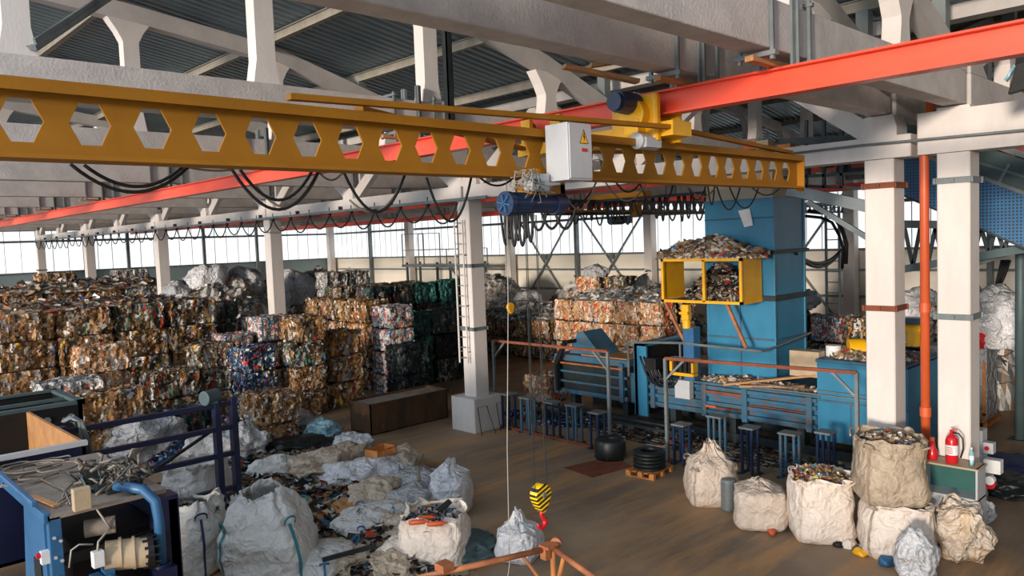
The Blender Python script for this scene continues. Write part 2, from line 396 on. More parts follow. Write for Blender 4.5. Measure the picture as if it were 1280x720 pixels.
for i, y in enumerate(COLY[1:]):
    column(COLX, y, ['white column rising from the bales, next left of the plinth column', 'white column standing third from the plinth one, behind the bale wall',
      'white column second from the left edge, far behind the bales', 'leftmost far white column in front of the left window band'][i], bands=((4.4, 'steel_grey'),) if i == 3 else ())
for y, nm in ((4.3, 'pale column on the far right wall behind the press conveyor'), (16.1, 'pale wall column seen right of the blue press tower'), (27.95, 'pale wall column at the right end of the crossed braces'), (40, 'pale wall column at the left end of the crossed braces'),
              (51.8, 'pale wall column behind the dark green bales'), (63.9, 'pale column in the far corner of the hall')):
    column(38.15 if y < 63 else 38.1, y, nm, top=7.6, w=.55, group='white concrete columns of the far wall')
# X bracing on the far wall
for (ya, yb, nm) in ((39.7, 34.1, 'steel cross brace on far wall, left of the middle post'), (33.9, 28.3, 'steel cross brace on far wall, right of the middle post'), (21.8, 16.5, 'steel cross brace on far wall beside the blue tower')):
    t = thing('cross_brace', nm, 'brace', (38.47, (ya+yb)/2, 0), 0, 'cross braces on the far wall'); L2 = (ya-yb)/2
    for s in (-1, 1): MB().bar((s*.05, -L2*s, .05), (s*.05, L2*s, 7.0), .1, .1).build('diagonal', 'steel_grey', t)
    MB().box((-.1, -.15, 3.85), (.1, .15, 4.15)).build('gusset_plate', 'steel_grey', t)
t = thing('wall_ladder', 'steel ladder mast standing against far wall right of blue tower', 'ladder', (25.5, 11.35, 0))
b = MB(); b.bar((0, -.22, 0), (0, -.22, 6.2), .07); b.bar((0, .22, 0), (0, .22, 6.2), .07); b.build('rail', 'steel_grey', t)
b = MB()
for k in range(17): b.bar((0, -.22, .35+k*.35), (0, .22, .35+k*.35), .035)
b.build('rung', 'steel_grey', t)
# ---------------------------------------------------------------- trusses
ZL0, ZL1 = 7.22, 7.75
UP = [(0, 10.55), (3.2, 10.25), (6.3, 9.85), (9.35, 8.95), (11.8, 8.05)]     # from the ridge to the bearing, top edge
def make_truss(x_mid, label, group):
    t = thing('roof_truss', label, 'roof truss', (x_mid, 0, 0), 0, group)
    MB().box((-11.9, -.16, ZL0), (11.9, .16, ZL1), .02).build('lower_chord', 'concrete_rough', t, bevel=.02)
    pts = [(-x, z) for x, z in reversed(UP)] + list(UP)[1:]
    b = MB(); th = .34
    prof = [(x, -.14, z) for x, z in pts] + [(x, -.14, z-th) for x, z in reversed(pts)]
    nn = len(pts)
    vs = [Vector(p) for p in prof] + [Vector(p)+Vector((0, .28, 0)) for p in prof]
    fs = []
    for i in range(nn-1):
        j = 2*nn-1-i
        fs += [(i, j, j-1, i+1), (i+2*nn, i+1+2*nn, j-1+2*nn, j+2*nn), (i, i+1, i+1+2*nn, i+2*nn), (j-1, j, j+2*nn, j-1+2*nn)]
    fs += [(0, 2*nn, 4*nn-1, 2*nn-1), (nn-1, nn, 3*nn, 3*nn-1)]
    b.add(vs, fs); b.build('upper_chord', 'concrete', t)
    def post(x, zt):
        p = MB(); w = .15; f = .17; z0 = ZL1-.01
        pr = [(-w-.06, z0), (w+.06, z0), (w, z0+.35), (w, zt-.45), (w+.1, zt-.25), (w+f+.1, zt-.02), (-w-f-.1, zt+.0), (-w-.1, zt-.25), (-w, zt-.45), (-w, z0+.35)]
        p.prism([(x+a, -.13, z) for a, z in pr], (0, .26, 0)); p.build('post', 'white_paint', t)
    for s in (-1, 1):
        for x, z in UP[1:4]: post(s*x, z-th+.04)
    post(0, 10.22)
    for s in (-1, 1):
        e = MB(); e.prism([(s*11.0, -.16, ZL1), (s*11.9, -.16, ZL1), (s*11.9, -.16, 8.05), (s*11.5, -.16, 8.1)], (0, .32, 0)); e.build('bearing_head', 'concrete', t)
    st = MB()
    for x in [-9, -6, -3, 3, 6, 8.6, 11.2]:
        zr = 11-.17*abs(x)-.2
        zc = np.interp(abs(x), [p[0] for p in UP], [p[1] for p in UP])
        if zr - zc > .03: st.box((x-.1, -.1, zc-.1), (x+.1, .1, zr))
    st.build('purlin_seat', 'steel_grey', t)
    return t
TY = [4.3, 5.48, 11.1, 16.7, 22.5, 28.4, 34.3, 40.15, 46.0, 52.0, 57.7, 63.4]
near_l = ['nearest large concrete truss beam crossing the top right corner', 'concrete truss beam crossing the top of the picture, second nearest', 'long concrete truss directly behind the yellow crane girder'] + \
    ['concrete roof truss of near bay, %s behind the yellow crane girder' % ORD[k] for k in range(2, 11)]
tr = make_truss(2.42, near_l[0], 'concrete roof trusses of the near bay'); tr.location.y = TY[0]
for k, y in enumerate(TY[1:]): dup(tr, (2.42, y, 0), label=near_l[k+1])
for k, y in enumerate(TY):
    dup(tr, (26.44, y, 0), label='concrete roof truss of far bay, %s from the right side' % (ORD[k+1]), group='concrete roof trusses of the far bay')
# ---------------------------------------------------------------- support truss on top of the column row
def rafter_part(y0, y1, nodes, label, ht=6.84):
    t = thing('support_beam', label, 'beam', (COLX, y0, 0), 0, 'support beams over the column row')
    MB().box((-.26, 0, 6.46), (.26, y1-y0, ht), .02).build('lower_chord', 'white_paint', t)
    for ny, sides in nodes:
        b = MB(); d = ny-y0
        b.prism([(-.24, d-.3, 6.83), (-.24, d+.3, 6.83), (-.24, d+.3, 7.0), (-.24, d+.24, 7.2), (-.24, d-.24, 7.2), (-.24, d-.3, 7.0)], (.48, 0, 0)); b.build('node_block', 'white_paint', t)
        for s in sides:
            MB().bar((0, d+s*.25, 6.95), (0, d+s*2.7, 8.7), .34, .2, up=(1, 0, 0)).build('diagonal', 'white_paint', t)
    MB().box((-.17, .1, 8.6), (.17, y1-y0-.1, 8.84)).build('upper_chord', 'concrete', t)
rafter_part(-7.5, 4.85, [(-7, ()), (-1.5, ()), (4.3, ())], 'thick white beam at right edge resting on the column right of orange pipe', 7.15)
rafter_part(4.95, 16.65, [(5.48, (1,)), (11.1, (-1, 1)), (16.4, (-1,))], 'white support beam between the plinth column and column left of orange pipe')
for k in range(4):
    y0, y1 = COLY[k]+.05, COLY[k+1]-.05
    rafter_part(y0, y1, [(y0+.25, (1,)), ((y0+y1)/2, (-1, 1)), (y1-.25, (-1,))], 'white support beam over the middle columns, %s beyond the plinth column' % ORD[k+1])
MB()
# ---------------------------------------------------------------- crane runway beams
def runway(x, label, mat, z=6.93):
    t = thing('crane_runway_beam', label, 'crane beam', (x, 0, 0), 0, 'red crane runway beams')
    MB().beamI((0, -6, z), (0, 63, z), .2, .3, .022, .016).build('i_beam', mat, t)
    return t
runway(8.3, 'long red crane rail beam running from the top right corner to far left', 'crane_red')
runway(20.4, 'shaded red crane rail beam beyond the middle column row', 'crane_red_shaded')
runway(32.3, 'farthest orange red crane rail beam near the far windows', 'crane_red')
def hanger(x, label, tall=False):
    t = thing('beam_hanger', label, 'hanger', (x, 0, 0), 0, 'steel hangers holding the red crane beams')
    top = 9.6 if tall else 8.0
    for s in (-1, 1):
        b = MB(); b.box((.02, s*.2-.02, 7.08), (.1, s*.2+.02, top)); b.box((.02, s*.2-.05, 7.08), (.035, s*.2+.05, top)); b.build('upright', 'steel_grey', t)
    b = MB()
    for dx in (-.45, .4):
        for s in (-1, 1): b.box((dx-.02, s*.19-.02, 7.1), (dx+.02, s*.19+.02, 7.85))
        b.box((dx-.03, -.24, 7.78), (dx+.03, .24, 7.82)); b.box((dx-.04, -.24, 7.14), (dx+.04, .24, 7.19))
    b.build('clamp', 'steel_grey', t)
    b = MB(); b.box((-.6, -.05, 7.09), (.5, .05, 7.15)); b.build('cross_beam', 'wood', t)
    return t
hg = hanger(8.3, 'steel hanger clamp under the nearest truss, top right'); hg.location.y = TY[0]
hl = ['steel hanger clamp beside the drive of the yellow crane, second from right', 'steel hanger clamp above the middle of the yellow girder'] + ['steel hanger clamp on red beam, %s beyond the yellow girder' % ORD[k] for k in range(1, 9)]
for k, y in enumerate(TY[1:-1]): dup(hg, (8.3, y, 0), label=hl[k])
for x, nm in ((20.4, 'shaded red beam'), (32.3, 'farthest orange beam')):
    for k, y in enumerate(TY[1:-1]): dup(hg, (x, y, 0), label='steel hanger clamp on the %s, %s from the right' % (nm, ORD[k+1]))
h2 = thing('steel_channel', 'dark vertical steel channel beside a white truss post, top centre', 'steel channel', (8.95, 11.1, 0))
b = MB(); b.box((0, -.3, 7.1), (.12, -.27, 9.3)); b.box((0, -.3, 7.1), (.015, -.17, 9.3)); b.box((.105, -.3, 7.1), (.12, -.17, 9.3)); b.build('channel', 'steel_dark', h2)
for k, (a, c) in enumerate((((705, 83), (797, 102)), ((738, 82), (805, 72)))):
    p = at(*a, Y=6.3); q = at(*c, Y=5.9); mb = MB(p); mb.bar(p, q, .12, .05); tag(mb.build('timber_plank', 'wood'), ['weathered plank hanging under the truss above the red beam', 'shorter grey plank lying across under the upper truss clamp'][k], 'plank')
for k, (a, c) in enumerate((((1097, 106), (1170, 116)), ((1100, 98), (1160, 112)))):
    p = at(*a, X=13.6); q = at(*c, X=13.7); mb = MB(p); mb.bar(p, q, .15, .05); tag(mb.build('timber_plank', 'wood'), ['pale plank wedged below the red beam above the columns', 'upper thin plank just over the pale one above the columns'][k], 'plank')

p = at(38, 60, Y=10.95); q = at(140, -8, Y=12.6); mb = MB(p); mb.bar(p, q, .14, .06); mb.bar(p+Vector((.06, 0, .05)), q+Vector((.06, 0, .05)), .03, .14); tag(mb.build('steel_brace', 'steel_grey'), 'grey steel channel brace rising from the truss at the top left corner', 'brace')
t = thing('conduit_line', 'thin grey conduit running across both near column heads', 'conduit', (0, 0, 0))
b = MB(); b.tube([at(965, 195, X=14.1), at(1075, 182, X=14.1), at(1180, 172, X=14.1), at(1330, 158, X=14.1)], .022, 8); b.build('conduit', 'steel_grey', t, smooth=True)
# ================================================================ CRANES
def castellated(t, x0, x1, y, z0, z1, mat, pitch=.42, off=.0, fw=.26):
    zc = (z0+z1)/2; rh = .145; hw = .135; s = .065
    for yy, flip in ((y-.011, 1), (y+.011, 0)): pass
    b = MB(); zt = z1-.03; zb = z0+.03
    x = x0 + off
    b2 = b
    segs = []
    b.box((x0, y-.011, zb), (x, y+.011, zt)) if off > .01 else None
    while x + pitch <= x1:
        c = x + pitch/2
        H6 = [(c-hw, zc), (c-s, zc+rh), (c+s, zc+rh), (c+hw, zc), (c+s, zc-rh), (c-s, zc-rh)]
        R4 = [(x, zt), (x+pitch, zt), (x+pitch, zb), (x, zb)]
        Lm, Rm = (x, zc), (x+pitch, zc)
        quads = [[Lm, R4[0], H6[1], H6[0]], [R4[0], R4[1], H6[2], H6[1]], [R4[1], Rm, H6[3], H6[2]], [Rm, R4[2], H6[4], H6[3]], [R4[2], R4[3], H6[5], H6[4]], [R4[3], Lm, H6[0], H6[5]]]
        for q in quads: b.prism([(a, y-.011, z) for a, z in q], (0, .022, 0))
        x += pitch
    b.box((x, y-.011, zb), (x1, y+.011, zt))
    b.build('web', mat, t)
    b = MB(); b.box((x0, y-fw/2, z1-.03), (x1, y+fw/2, z1)); b.box((x0, y-fw/2, z1-.085), (x1, y-fw/2+.012, z1-.03)); b.build('top_flange', mat, t, whole=True)
    MB().box((x0, y-fw/2, z0), (x1, y+fw/2, z0+.03)).build('bottom_flange', mat, t)
GY = 6.0
t = thing('bridge_crane', 'yellow overhead crane girder with hexagonal holes crossing the whole hall', 'crane', (0, 0, 0))
castellated(t, -5.0, 12.18, GY, 5.95, 6.47, 'crane_yellow', off=.215)
# stiffener where bottom flange runs past
e = MB(); e.box((12.18, GY-.13, 5.95), (12.2, GY+.13, 6.47)); e.box((12.2, GY-.02, 5.9), (12.4, GY+.02, 5.98)); e.build('end_plate', 'crane_yellow', t)
# end carriage under the red beam
ec = MB(); ec.box((8.1, 5.55, 6.5), (8.5, 8.25, 6.68)); ec.build('end_carriage', 'bright_yellow', t)
for y in (8.03, 7.45, 6.35):
    w = MB(); w.box((8.05, y-.09, 6.5), (8.12, y+.09, 7.0)); w.box((8.48, y-.09, 6.5), (8.55, y+.09, 7.0)); w.build('wheel_plate', 'bright_yellow', t)
for y in (8.03, 6.05):
    w = MB()
    for x in (8.13, 8.42): w.cyl((x, y, 6.88), (x+.06, y, 6.88), .09)
    w.build('wheel', 'rust', t, smooth=False)
g = MB(); g.box((8.0, 5.72, 6.45), (8.12, 6.2, 7.02), .03); g.box((8.48, 5.72, 6.45), (8.58, 6.2, 7.02), .03)
g.cyl((7.86, 6.0, 6.78), (8.05, 6.0, 6.78), .19, 24); g.box((7.84, 5.88, 6.4), (8.04, 6.1, 6.72)); g.build('gear_housing', 'bright_yellow', t, bevel=.01)
mt = MB(); mt.cyl((7.62, 6.02, 6.92), (7.98, 6.02, 6.92), .13, 24); mt.cyl((7.56, 6.02, 6.92), (7.62, 6.02, 6.92), .11, 24)
for k in range(12):
    a = 2*PI*k/12; mt.box((7.66, 6.02+.13*math.cos(a)-.006, 6.92+.13*math.sin(a)-.006), (7.94, 6.02+.13*math.cos(a)+.006, 6.92+.13*math.sin(a)+.006))
mt.build('drive_motor', 'motor_blue', t)
mg = MB(); mg.cyl((7.78, 5.86, 6.44), (8.16, 5.86, 6.44), .1, 24); mg.box((7.82, 5.74, 6.36), (8.12, 5.8, 6.48)); mg.build('guide_motor', 'box_grey', t)
bt = MB(); bt.box((7.93, 5.98, 7.0), (8.05, 6.1, 7.06)); bt.build('terminal_cap', 'paper_white', t)
for (p, q) in (((3.2, 5.9, 6.53), (8.1, 5.62, 6.6)), ((8.5, 5.7, 6.6), (12.0, 6.0, 6.52)), ((4.0, 6.1, 6.53), (8.1, 8.1, 6.6)), ((8.5, 8.1, 6.58), (11.6, 6.1, 6.52))):
    MB().bar(p, q, .09, .05).build('plan_brace', 'crane_yellow', t)
# control box on the girder
cb = thing('control_cabinet', 'light grey control box with warning triangle hung on the yellow girder', 'control box', (6.32, 5.66, 5.9))
MB().box((-.19, -.16, 0), (.19, .16, .6)).build('housing', 'box_grey', cb, bevel=.008)
MB().box((-.175, -.175, .02), (.175, -.161, .58)).build('door', 'box_grey', cb, bevel=.004)
tri = MB(); tri.prism([(-.01, -.178, .39), (.11, -.178, .39), (.05, -.178, .52)], (0, .002, 0)); tg = tri.build('warning_sign', 'bright_yellow', cb)
bk = MB(); bk.prism([(-.022, -.177, .383), (.122, -.177, .383), (.05, -.177, .538)], (0, .0015, 0)); bk.build('sign_border', 'black', cb)
bo = MB(); bo.prism([(.05, -.18, .5), (.035, -.18, .45), (.05, -.18, .452), (.045, -.18, .405), (.068, -.18, .462), (.052, -.18, .46), (.06, -.18, .5)], (0, .001, 0)); bo.build('lightning_bolt', 'black', cb)
MB().box((.01, -.18, .3), (.1, -.1765, .335)).build('red_plate', 'red_label', cb)
# hoist under the girder
h = thing('wire_rope_hoist', 'dark blue wire rope hoist hanging under the yellow girder', 'hoist', (6.1, GY, 5.68))
m_ = MB(); m_.cyl((-.36, 0, 0), (-.1, 0, 0), .115, 28)
for k in range(16):
    a = 2*PI*k/16; m_.box((-.35, .117*math.cos(a)-.005, .117*math.sin(a)-.005), (-.12, .117*math.cos(a)+.005, .117*math.sin(a)+.005))
m_.build('motor', 'motor_blue', h)
fc = MB(); fc.cyl((-.43, 0, 0), (-.36, 0, 0), .13, 28); fc.build('fan_cover', 'motor_blue', h)
fg = MB()
for k in range(6):
    a = 2*PI*k/6+.2; fg.bar((-.435, 0, 0), (-.435, .1*math.cos(a), .1*math.sin(a)), .03, .012)
fg.build('fan_grille', 'blue_light', h)
MB().cyl((-.1, 0, 0), (.3, 0, 0), .1, 28).build('rope_drum', 'motor_blue', h)
MB().cyl((.3, 0, 0), (.45, 0, 0), .12, 24).build('gearbox', 'motor_blue', h)
fr = MB()
for x in (-.1, .28): fr.box((x, -.17, .1), (x+.05, .17, .2)); fr.box((x, -.17, .1), (x+.05, -.15, .36)); fr.box((x, .15, .1), (x+.05, .17, .36))
fr.build('trolley_frame', 'crane_yellow', h)
mt = MB(); mt.box((-.25, -.25, .12), (.0, -.12, .3)); mt.build('motor_box', 'box_grey', h)
# hook block with ropes
hk = thing('hook_block', 'yellow and black striped crane hook block with red hook on ropes', 'crane hook', (6.05, GY, 2.2))
b = MB(); n = 26; prof = []
for i in range(n):
    a = 2*PI*i/n; z = math.cos(a); x = math.sin(a); w = .125 if z > 0 else .125*(1+.42*z)
    prof.append((x*w, .27+z*(.13 if z > 0 else .19)))
b.prism([(x, -.055, z) for x, z in prof], (0, .11, 0)); b.build('sheave_cover', 'hazard', hk, bevel=.012)
b = MB(); b.tube([(0,0,.1),(0,0,.04),(.02,0,.02),(.055,0,-.02),(.05,0,-.07),(.0,0,-.1),(-.05,0,-.08),(-.065,0,-.03)], [.022,.022,.025,.03,.032,.03,.022,.008], 12); b.build('hook', 'extinguisher_red', hk, smooth=True)
b = MB(); b.cyl((0, -.07, .28), (0, .07, .28), .03); b.build('axle', 'steel_grey', hk)
b = MB()
for x in (-.11, -.085, .085, .11): b.tube([(x, 0, .33), (x*.8, 0, 3.36)], .005, 5)
b.build('wire_rope', 'cable_black', hk)
def sag(p, q, s, n=14, w=0):
    p = Vector(p); q = Vector(q); out = []
    for i in range(n+1):
        u = i/n; v = p.lerp(q, u); v.z -= s*(1-(2*u-1)**2); out.append(v)
    return out
# pendant cable
p0 = at(633, 205, Y=GY+.1); p1 = at(634, 560, Y=GY+.1); p2 = at(637, 705, Y=GY+.1)
mb = MB(p0); mb.tube([p0, p0.lerp(p1, .5)+Vector((.02, 0, 0)), p1, p2, p2+Vector((-.02, .1, -.5))], .005, 6); tag(mb.build('pendant_cable', 'cable_white', smooth=True), 'thin pale pendant cable hanging straight down from the yellow crane', 'cable')
# festoon loops below the girder
def loops(spec, Y, r, mat, name, label, cat='cable', extra=0):
    o_ = at(spec[0][0], spec[0][1], Y=Y); t = thing(name, label, cat, o_)
    for (xa, ya, xb, yb, ym) in spec:
        a = at(xa, ya, Y=Y); c = at(xb, yb, Y=Y); mid = at((xa+xb)/2, ym, Y=Y); s = (a.z+c.z)/2-mid.z
        MB().tube(sag(a-o_, c-o_, s), r, 7).build('cable_loop', mat, t, smooth=True)
    return t
loops([(88, 205, 235, 209, 240), (105, 206, 228, 209, 233), (290, 212, 398, 214, 262), (300, 212, 390, 214, 250), (429, 214, 506, 218, 265), (533, 222, 589, 222, 277)], 6.3, .014, 'cable_black', 'festoon_cable', 'dark cable hanging in wide loops below the left of the yellow girder')
loops([(398, 214, 429, 214, 225), (236, 209, 290, 212, 213), (320, 232, 400, 212, 258), (437, 250, 508, 216, 262), (700, 226, 745, 226, 262), (757, 228, 808, 228, 251), (860, 232, 895, 233, 246)], 6.32, .01, 'cable_tan', 'festoon_cable', 'lighter tan cable looping below the yellow girder beside the dark one')
loops([(690, 240, 745, 228, 258), (860, 232, 882, 233, 250), (885, 233, 893, 233, 256), (896, 233, 925, 234, 262), (912, 234, 948, 235, 260), (770, 228, 800, 228, 240), (800, 230, 842, 230, 262), (940, 234, 975, 235, 244), (600, 222, 640, 224, 232)], 6.34, .012, 'cable_black', 'festoon_cable', 'black cable loops hanging below the right half of the yellow girder')
random.seed(3)
for kk, (cx, cy, s, lab) in enumerate(((655, 225, .16, 'tangle of pale wires hanging below the grey control box'), (676, 235, .2, 'loose grey wire loops between control box and hoist'))):
    c = at(cx, cy, Y=5.75); mb = MB(c); 
    for k in range(9):
        pts = [c + Vector((random.uniform(-s, s), random.uniform(-.1, .1), random.uniform(-s*.8, s*.8))) for _ in range(4)]
        sp = []
        for i in range(12):
            u = i/11*3; j = min(int(u), 2); sp.append(pts[j].lerp(pts[j+1], (u-j)*(u-j)*(3-2*(u-j))))
        mb.tube(sp, .006, 5)
    tag(mb.build('wire_tangle', 'cable_white' if kk == 0 else 'steel_grey', smooth=True), lab, 'wires')
# second crane, in the far bay
t = thing('bridge_crane', 'dark overhead crane girder with round holes in the far bay', 'crane', (0, 0, 0))
castellated(t, 16.9, 37.6, 16.2, 5.98, 6.46, 'steel_dark', fw=.22)
w = MB(); w.box((20.2, 15.0, 6.5), (20.6, 17.4, 6.68)); w.box((32.1, 15.0, 6.5), (32.5, 17.4, 6.68)); w.build('end_carriage', 'crane_yellow', t)
w = MB(); w.box((17.2, 15.7, 6.05), (24, 15.8, 6.12)); w.box((20.6, 15.6, 5.9), (20.9, 15.8, 6.35)); w.build('walkway_rail', 'crane_yellow', t)
w = MB(); w.cyl((20.0, 16.2, 5.8), (20.6, 16.2, 5.8), .14); w.box((20.6, 16.0, 5.7), (20.9, 16.4, 5.95)); w.build('hoist_body', 'motor_blue', t)
hb = at(638, 384, Y=16.2)
hk2 = thing('hook_block', 'small yellow hook block hanging far behind, left of bale stacks', 'crane hook', hb)
b = MB(); b.prism([(x*1.0, -.05, z-.27) for x, z in prof], (0, .1, 0)); b.build('sheave_cover', 'bright_yellow', hk2, bevel=.01)
b = MB()
for x in (-.08, .08): b.tube([(x, 0, .1), (x, 0, 6.0-hb.z)], .006, 5)
b.build('wire_rope', 'cable_black', hk2)
# festoon below the column row: beam with cable loops from far to near
t = thing('festoon_line', 'long steel festoon rail with regular cable loops along the column row', 'festoon', (COLX-.42, 0, 0))
MB().box((-.03, 15.5, 6.42), (.03, 63, 6.5)).build('rail', 'steel_grey', t)
y = 62.6; b = MB(); cr = MB(); random.seed(5); b2 = MB()
k = 0
while y > 17.5:
    st = 1.35; mb = b if k % 2 else b2
    mb.tube(sag((0, y, 6.38), (0, y-st, 6.38), .5 + random.uniform(-.06, .06), 12), .025, 6)
    cr.box((-.05, y-.05, 6.34), (.05, y+.05, 6.42)); cr.box((-.012, y-.012, 6.5), (.012, y+.012, 6.62)); y -= st; k += 1
b.build('cable_loop', 'cable_black', t); b2.build('cable_loop', 'cable_black', t); cr.build('cable_trolley', 'steel_dark', t)
br = MB()
yy = 20.0
while yy < 62: br.box((.03, yy-.03, 6.5), (.2, yy+.03, 6.62)); yy += 2.9
br.build('rail_bracket', 'steel_dark', t)
# parked bundle of loops right of the plinth column
t = thing('cable_bundle', 'dense black bundle of parked cable loops right of the plinth column', 'cable bundle', at(655, 262, X=COLX-.3)); 
b = MB(); b.box((-.05, -1.6, .1), (.05, .8, .18)); b.build('rail', 'steel_dark', t)
for y, s, w in ((.72, .95, .16), (.55, .8, .1), (.4, 1.0, .14), (.25, .85, .12), (.1, 1.0, .16), (-.05, .8, .1), (-.2, .9, .12), (-.5, .62, .34), (-.95, .6, .4), (-1.4, .62, .4)):
    lp = MB(); lp.tube(sag((0, y-w, .08), (0, y+w, .08), s, 14), .035, 7); lp.build('cable_loop', 'cable_black', t, smooth=True)
random.seed(9)
t = thing('cable_bundle', 'row of hanging black cable loops left of the blue tower top', 'cable bundle', (19.2, 12.6, 6.35))
b = MB(); b.box((-.04, -1.8, .02), (.04, 6.4, .1)); b.build('rail', 'steel_dark', t)
y = 4.6; k = 0
while y > -1.2:
    w = random.choice([.14, .2, .3, .42]); s = random.uniform(.45, .75)
    lp = MB(); lp.tube(sag((0, y, .02), (0, y-w, .02), s, 12), .028, 6); lp.build('cable_loop', 'cable_black', t, smooth=True); y -= w + .05
# ================================================================ BLUE BALING PRESS
PX = 17.25
t = thing('baling_press', 'large blue baling press with tall tower and long side channel', 'baling press', (PX, 9.5, 0))
def B(name, mat, *boxes, par=None, bev=.006):
    b = MB()
    for bx in boxes: b.box(bx[0], bx[1])
    return b.build(name, mat, par or t, bevel=bev)
tw = B('tower', 'press_blue', ((.7, -.05, 1.45), (2.3, 1.85, 6.1)))
B('seam', 'press_blue_dirty', ((.67, .88, 1.45), (.7, .9, 4.0)), ((.67, -.05, 2.55), (.7, 1.85, 2.6)), ((.66, -.07, 5.6), (.7, 1.87, 5.63)), ((.7, -.08, 2.55), (2.3, -.05, 2.6)), par=tw)
B('corner_angle', 'press_blue', ((.68, -.07, 1.45), (.76, .0, 6.1)), ((.68, 1.8, 1.45), (.76, 1.87, 6.1)), ((2.24, -.08, 1.45), (2.32, -.0, 6.1)), par=tw)
B('top_hood', 'duct_panel', ((.72, -.03, 6.1), (2.25, 1.83, 7.0)))
b = MB(); pp = at(932, 271, X=PX+.66)
b.prism([(.655, pp.y-9.5+.2, pp.z+.16), (.655, pp.y-9.5-.12, pp.z+.2), (.655, pp.y-9.5-.2, pp.z-.22), (.655, pp.y-9.5+.04, pp.z-.26)], (.01, 0, 0)); b.build('paper_sheet', 'paper_white', t)
B('belt_collar', 'steel_dark', ((.6, -.12, 3.55), (2.4, 1.9, 3.68)), ((.6, -.14, 4.72), (2.4, 1.9, 4.8)))
# body
B('body', 'press_blue_dirty', ((.1, -1.4, .62), (1.9, 4.0, 1.42)))
B('body_top', 'press_blue_dirty', ((-.02, -1.5, 1.42), (2.0, 4.0, 1.48)))
B('side_rib', 'press_blue_dirty', *[((0, -1.4, z), (.1, 3.4, z+.09)) for z in (.68, .9, 1.12, 1.3)], *[((-.04, y, .6), (.1, y+.14, 1.42)) for y in (-1.3, .35, 1.5, 3.1)])
B('rust_stripe', 'rust', ((-.03, .5, .84), (0, 1.5, .88)), ((-.03, .4, 1.2), (.0, 1.5, 1.28)), ((-.03, -1.2, 1.02), (0, .3, 1.05)))
B('base_skid', 'steel_dark', ((.15, -3.0, 0), (.4, 6.7, .22)), ((1.6, -3.0, 0), (1.85, 6.7, .22)), *[((.2, y, .2), (.5, y+.18, .64)) for y in (-2.6, -1, .8, 2.6, 4.2, 6.2)], *[((1.5, y, .2), (1.8, y+.18, .64)) for y in (-2.6, -1, .8, 2.6, 4.2, 6.2)])
pu = B('pump_housing', 'press_blue', ((.0, -3.4, .45), (2.0, -1.42, 2.3)))
B('panel_seam', 'press_blue_dirty', ((-.02, -3.4, 1.36), (0, -1.42, 1.41)), ((-.02, -2.2, .5), (0, -2.17, 1.36)), ((-.03, -3.4, 2.26), (2.0, -1.4, 2.33)), par=pu)
B('hose_rail', 'steel_grey', ((-.08, -3.3, 1.5), (-.04, .3, 1.53)), ((-.08, -3.3, 1.6), (-.04, .3, 1.62)))
# bale channel towards the back
ch = B('bale_channel', 'press_blue_dirty', ((.1, 4.1, 1.6), (1.3, 6.9, 1.78)), ((.06, 4.1, .62), (.2, 6.9, .75)), ((.06, 4.1, .95), (.14, 6.9, 1.02)), ((.06, 4.1, 1.25), (.14, 6.9, 1.32)), ((.0, 4.2, .6), (.12, 4.34, 1.7)), ((.0, 6.7, .6), (.12, 6.85, 1.7)))
B('channel_plate', 'steel_dark', ((.2, 4.1, .6), (1.2, 6.9, 1.58)), par=ch)
B('channel_rust', 'pipe_rust', ((-.02, 4.2, 1.52), (.1, 6.9, 1.57)), par=ch)
B('deck_plate', 'cardboard', ((.2, 4.2, 1.78), (1.1, 5.9, 1.82)), par=ch)
B('outlet_frame', 'press_blue', ((-.1, 3.6, .35), (1.9, 3.7, 2.35)), ((-.1, 3.3, .35), (-.02, 3.72, 2.35)), ((-.1, 3.3, 2.27), (1.9, 3.7, 2.35)))
B('outlet_door', 'black_steel', ((-.02, 3.35, .4), (1.8, 3.5, 2.27)))
b = MB(); b.prism([(.3, 5.2, 1.8), (.3, 6.5, 1.8), (.3, 6.1, 2.45), (.3, 5.9, 2.5)], (.9, 0, 0)); b.build('raised_flap', 'press_blue_dirty', t, bevel=.01)
b = MB(); b.bar((-.1, 6.25, 2.2), (-.1, 6.65, 1.5), .1, .14); b.bar((-.1, 6.65, 1.5), (-.1, 6.6, .7), .1, .12); b.bar((-.1, 6.2, 2.2), (.9, 6.2, 2.2), .1); b.build('lever_arm', 'black_steel', t)
b = MB(); b.tube([(-.1, 4.05, 2.1), (-.1, 3.9, 2.35), (-.1, 2.2, 2.45), (-.1, -.1, 2.4)], .035, 6); b.tube([(-.1, 3.9, 2.35), (-.1, 3.9, 1.4)], .03, 6); b.tube([(-.1, 2.2, 2.45), (-.1, 2.2, 1.4)], .03, 6); b.tube([(-.1, -.1, 2.4), (.7, -.15, 2.45), (2.3, -.2, 2.6)], .03, 6); b.build('guard_rail', 'steel_grey', t)
b = MB()
for k in range(9):
    y0 = 3.0 + .12*(k % 5); b.tube(sag((-.12, y0, 2.0), (-.1-.03*k, y0-.5-.06*k, 1.5), .35+.05*(k % 3), 10), .028, 6)
b.build('hydraulic_hose', 'rubber_black', t, smooth=True)
B('valve_block', 'bright_yellow', ((-.28, 2.35, 1.72), (-.05, 2.42, 1.98)), ((-.28, 1.7, 1.72), (-.05, 1.76, 1.98)), ((-.28, 1.7, 1.62), (-.05, 2.4, 1.7)))
B('valve_cluster', 'black_steel', *[((-.24, 1.78+.15*k, 1.66), (-.06, 1.88+.15*k, 2.0)) for k in range(4)], ((-.3, 2.85, 1.7), (.0, 3.2, 2.0)))
B('valve_cover', 'box_grey', ((-.3, 1.65, 2.02), (0, 2.45, 2.08)))
p = at(1000, 545, X=PX); 
B('junction_box', 'box_grey', ((-.24, 1.85, 1.02), (-.05, 2.3, 1.5)))
